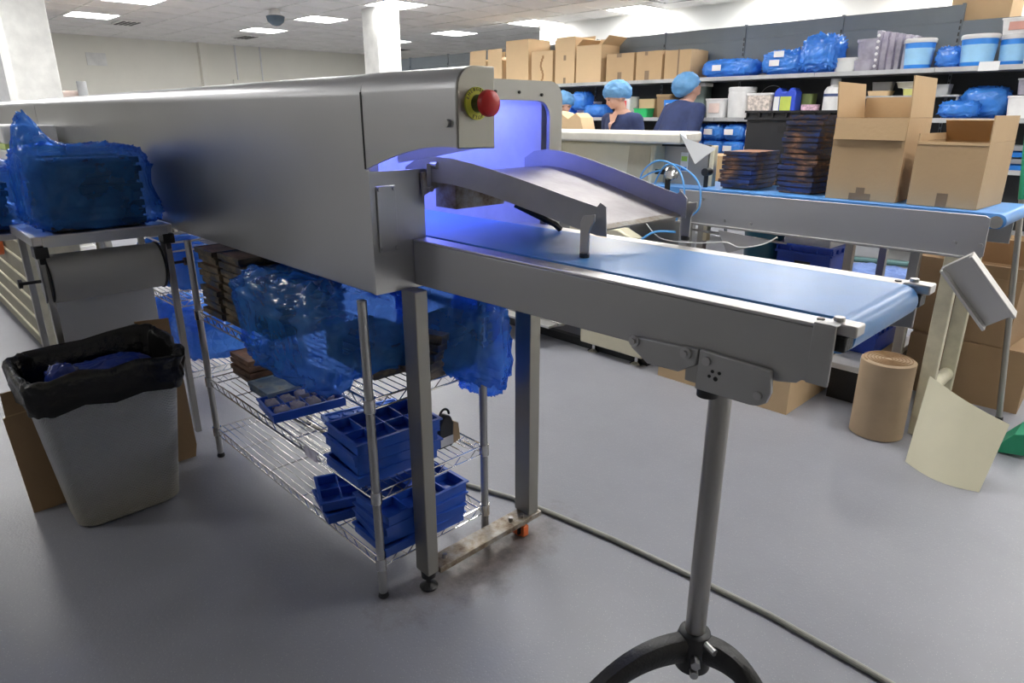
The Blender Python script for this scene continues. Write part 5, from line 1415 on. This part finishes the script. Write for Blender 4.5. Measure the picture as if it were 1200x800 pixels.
# ================================================================ PEOPLE
def figure(lab, loc, rz, lean=0, head_turn=0, head_nod=0, arms=None, height=1.65, vneck=True, mask=False, cat='person'):
    t = thing('person', lab, cat, (0, 0, 0))
    k = height / 1.65
    L = R(lean)
    hip = Vector((0, 0, .86))
    def up(p):  # bend the upper body forward (towards -y) about the hips
        p = Vector(p) - hip
        return hip + Matrix.Rotation(L, 3, 'X') @ p
    B = MB(); Cc = MB(); T = MB()
    def cap(mb, a, b, r1, r2, e=0):
        a = Vector(a); b = Vector(b); n_ = 5
        for q in range(n_ + 1):
            u = q / n_
            mb.ell(a.lerp(b, u), r1 + (r2 - r1) * u + e, r1 + (r2 - r1) * u + e, r1 + (r2 - r1) * u + e, 14, 10)
        d = (b - a)
        mb.cyl(a, b, r1 + e, r2 + e, 14)
    def slab(mb, pairs, e=0):
        # stack of flattened ellipses lofted into one torso
        N_ = 20; vs = []; fs = []
        for (z, rx, ry, y) in pairs:
            for q in range(N_):
                a = 2 * PI * q / N_
                vs.append(up((math.cos(a) * (rx + e), y + math.sin(a) * (ry + e), z)))
        for j in range(len(pairs) - 1):
            for q in range(N_): fs.append((j * N_ + q, j * N_ + (q + 1) % N_, (j + 1) * N_ + (q + 1) % N_, (j + 1) * N_ + q))
        fs += [tuple(range(N_ - 1, -1, -1)), tuple(range((len(pairs) - 1) * N_, len(pairs) * N_))]
        mb.add(vs, fs)
    tor = [(.8, .15, .1, 0), (.88, .17, .115, 0), (1.0, .14, .1, 0), (1.08, .135, .095, 0), (1.2, .155, .11, -.01), (1.3, .17, .105, 0), (1.36, .165, .085, .005), (1.4, .1, .065, .01), (1.43, .06, .055, .01)]
    slab(B, tor)
    slab(Cc, [(z, a, b, y) for z, a, b, y in tor[:-2]] + [(1.385, .12, .075, .01), (1.4, .085, .068, .012)], .016)
    # legs and feet
    for s_ in (-1, 1):
        cap(B, (s_ * .085, 0, .82), (s_ * .095, .0, .46), .085, .058)
        cap(B, (s_ * .095, 0, .46), (s_ * .1, .02, .09), .056, .038)
        cap(B, (s_ * .1, .02, .05), (s_ * .11, -.12, .04), .035, .03)
        cap(T, (s_ * .085, 0, .84), (s_ * .095, .0, .46), .088, .066, .012)
        cap(T, (s_ * .095, 0, .46), (s_ * .1, .02, .1), .066, .058, .004)
    slab_T = [(.78, .15, .1, 0), (.86, .165, .11, 0), (.95, .15, .1, 0)]
    slab(T, slab_T, .012)
    # neck and head
    neck0 = up((0, .012, 1.38)); neck1 = up((0, -.005, 1.48))
    cap(B, neck0, neck1, .05, .048)
    H = Matrix.Translation(neck1) @ Matrix.Rotation(R(head_turn), 4, 'Z') @ Matrix.Rotation(R(head_nod), 4, 'X')
    def hp(p): return H @ Vector(p)
    hr_ = H.to_3x3()
    B.ell(hp((0, .01, .1)), .074, .09, .095, 20, 14, hr_)
    B.ell(hp((0, -.03, .055)), .058, .06, .072, 18, 12, hr_)
    B.ell(hp((0, -.062, .012)), .03, .026, .022, 12, 8, hr_)
    B.ell(hp((0, -.088, .055)), .013, .018, .02, 10, 8, hr_)
    B.ell(hp((0, -.083, .075)), .009, .012, .024, 10, 8, hr_)
    B.ell(hp((0, -.083, .028)), .02, .01, .008, 10, 6, hr_)
    for s_ in (-1, 1):
        B.ell(hp((s_ * .074, .008, .065)), .01, .018, .03, 10, 8, hr_)
        B.ell(hp((s_ * .033, -.066, .062)), .022, .018, .02, 10, 8, hr_)
        B.ell(hp((s_ * .028, -.08, .1)), .02, .01, .008, 10, 6, hr_)
    # arms: list of (shoulder, elbow, wrist) with sleeves, fingers curl at the wrist
    arms = arms or {}
    for s_ in (-1, 1):
        sh_ = up((s_ * .175, 0, 1.34))
        el, wr = arms.get(s_, ((s_ * .22, -.02, 1.08), (s_ * .17, -.24, 1.02)))
        el = up(el); wr = up(wr)
        cap(B, sh_, el, .05, .04); cap(B, el, wr, .04, .026)
        cap(Cc, up((s_ * .1, 0, 1.35)), sh_, .062, .064); cap(Cc, sh_, sh_.lerp(el, .96), .066, .055)
        if arms.get('long'): cap(Cc, el, el.lerp(wr, .9), .052, .038)
        d = (wr - el).normalized(); side = d.cross(Vector((0, 0, 1))).normalized(); dn = side.cross(d)
        palm = wr + d * .05
        for q in range(4):
            u = (q - 1.5) * .02
            cap(B, wr + side * u * .5, palm + d * .035 + side * u, .013, .012)
            f0 = palm + d * .035 + side * u; ln = (.05, .062, .058, .044)[q]
            f1 = f0 + d * ln * .55 - dn * .01; f2 = f1 + d * ln * .35 - dn * .028
            cap(B, f0, f1, .0095, .009); cap(B, f1, f2, .009, .0075)
        th0 = wr + d * .02 + side * (-s_ * .022); th1 = th0 + d * .035 + side * (-s_ * .026); th2 = th1 + d * .028 - dn * .01
        cap(B, th0, th1, .012, .0105); cap(B, th1, th2, .0105, .008)
    def rem(o, v, it=4):
        m = o.modifiers.new('join', 'REMESH'); m.mode = 'VOXEL'; m.voxel_size = v; m.use_smooth_shade = True
        s__ = o.modifiers.new('smooth', 'SMOOTH'); s__.iterations = it; s__.factor = .5
    o = part('body', B, skin_m, t); rem(o, .006, 3)
    o = part('tunic', Cc, navy_m, t); rem(o, .011, 5)
    o = part('trousers', T, trouser_m, t); rem(o, .012, 4)
    for s_ in (-1, 1):
        sh = MB(); cap(sh, (s_ * .1, .03, .05), (s_ * .113, -.15, .042), .047, .038, .003)
        for v in sh.v: v.z = max(v.z, 0)
        part('shoe', sh, shoe_m, t)
        part('eye', MB().ell(hp((s_ * .03, -.079, .083)), .011, .006, .005, 10, 8, hr_), eye_m, t)
    part('mouth', MB().ell(hp((0, -.0925, .03)), .02, .005, .005, 12, 6, hr_), lip_m, t)
    if vneck:
        g = []
        for q in range(9):
            u = q / 8; z = 1.41 - .13 * u; hw = .05 * (1 - u) + .002
            rowy = lambda xx: -.11 - .0 - (.022 if z < 1.33 else .0) + (.04 * max(0, (z - 1.3) / .11)) 
            g.append([up((-hw, rowy(0) - .012, z)), up((0, rowy(0) - .018, z)), up((hw, rowy(0) - .012, z))])
        part('neck_opening', MB().sheet(g, .003), skin_m, t)
    # hair net: crinkled dome over the skull
    net = MB(); vs = []; fs = []; nu_, nv_ = 40, 20
    for j in range(nv_ + 1):
        ph = PI * j / nv_ * .64
        for i in range(nu_):
            a = 2 * PI * i / nu_
            q = Vector((math.sin(ph) * math.cos(a), math.sin(ph) * math.sin(a), math.cos(ph)))
            f = 1.04 + .1 * noise.noise(q * 4 + Vector((loc[0], 0, 0))) + .06 * noise.noise(q * 11)
            if j >= nv_ - 1: f *= .93 if j == nv_ else .99
            p = Vector((q.x * .105 * f, q.y * .12 * f, q.z * .115 * f))
            vs.append(hp(Matrix.Rotation(R(-28), 3, 'X') @ p + Vector((0, .025, .105))))
    for j in range(nv_):
        for i in range(nu_): fs.append((j * nu_ + i, (j + 1) * nu_ + i, (j + 1) * nu_ + (i + 1) % nu_, j * nu_ + (i + 1) % nu_))
    part('hair_net', net.add(vs, fs), film_net, t, ang=180)
    part('hair', MB().ell(hp((0, .022, .115)), .083, .094, .09, 20, 12, hr_), M('brown_hair', (.08, .04, .025), .6) if 'brown_hair' not in bpy.data.materials else bpy.data.materials['brown_hair'], t)
    t.scale = (k * 1.12, k * 1.1, k)
    place(t, loc, rz)
    return t
figure('person in navy V-neck tunic and blue hair net looking down', (-4.02, 5.5, 0), R(-12), 12, -22, 26, height=1.625)
figure('person in navy top and blue hair net seen from behind, leaning right', (-4.04, 6.1, 0), R(163), 26, -14, -16, height=1.79)
figure('person mostly hidden by the tunnel frame, only blue hair net showing', (-5.27, 5.9, 0), R(55), 10, 0, 20, height=1.56)
# work table they stand at, with an opened brown bag
wt2 = thing('work_table', 'pale topped work table in front of the people', 'table', (-4.4, 5.2, 0))
part('table_top', MB().box(-5.6, -3.0, 4.6, 5.15, .87, .9), white_pl, wt2, .004)
for x in (-5.5, -3.1):
    for y in (4.66, 5.08): part('leg', MB().box(x - .02, x + .02, y - .02, y + .02, 0, .87), zinc, wt2)
kb = thing('kraft_sack', 'torn open brown kraft bag beside the hidden person', 'bag', (-4.3, 4.97, .902))
part('sack_body', MB().prism([(-4.5, .905), (-4.12, .905), (-4.08, 1.2), (-4.12, 1.33), (-4.18, 1.37), (-4.27, 1.32), (-4.36, 1.37), (-4.46, 1.39), (-4.52, 1.2)], 'y', 4.88, 5.06), cardb_l, kb, .006)
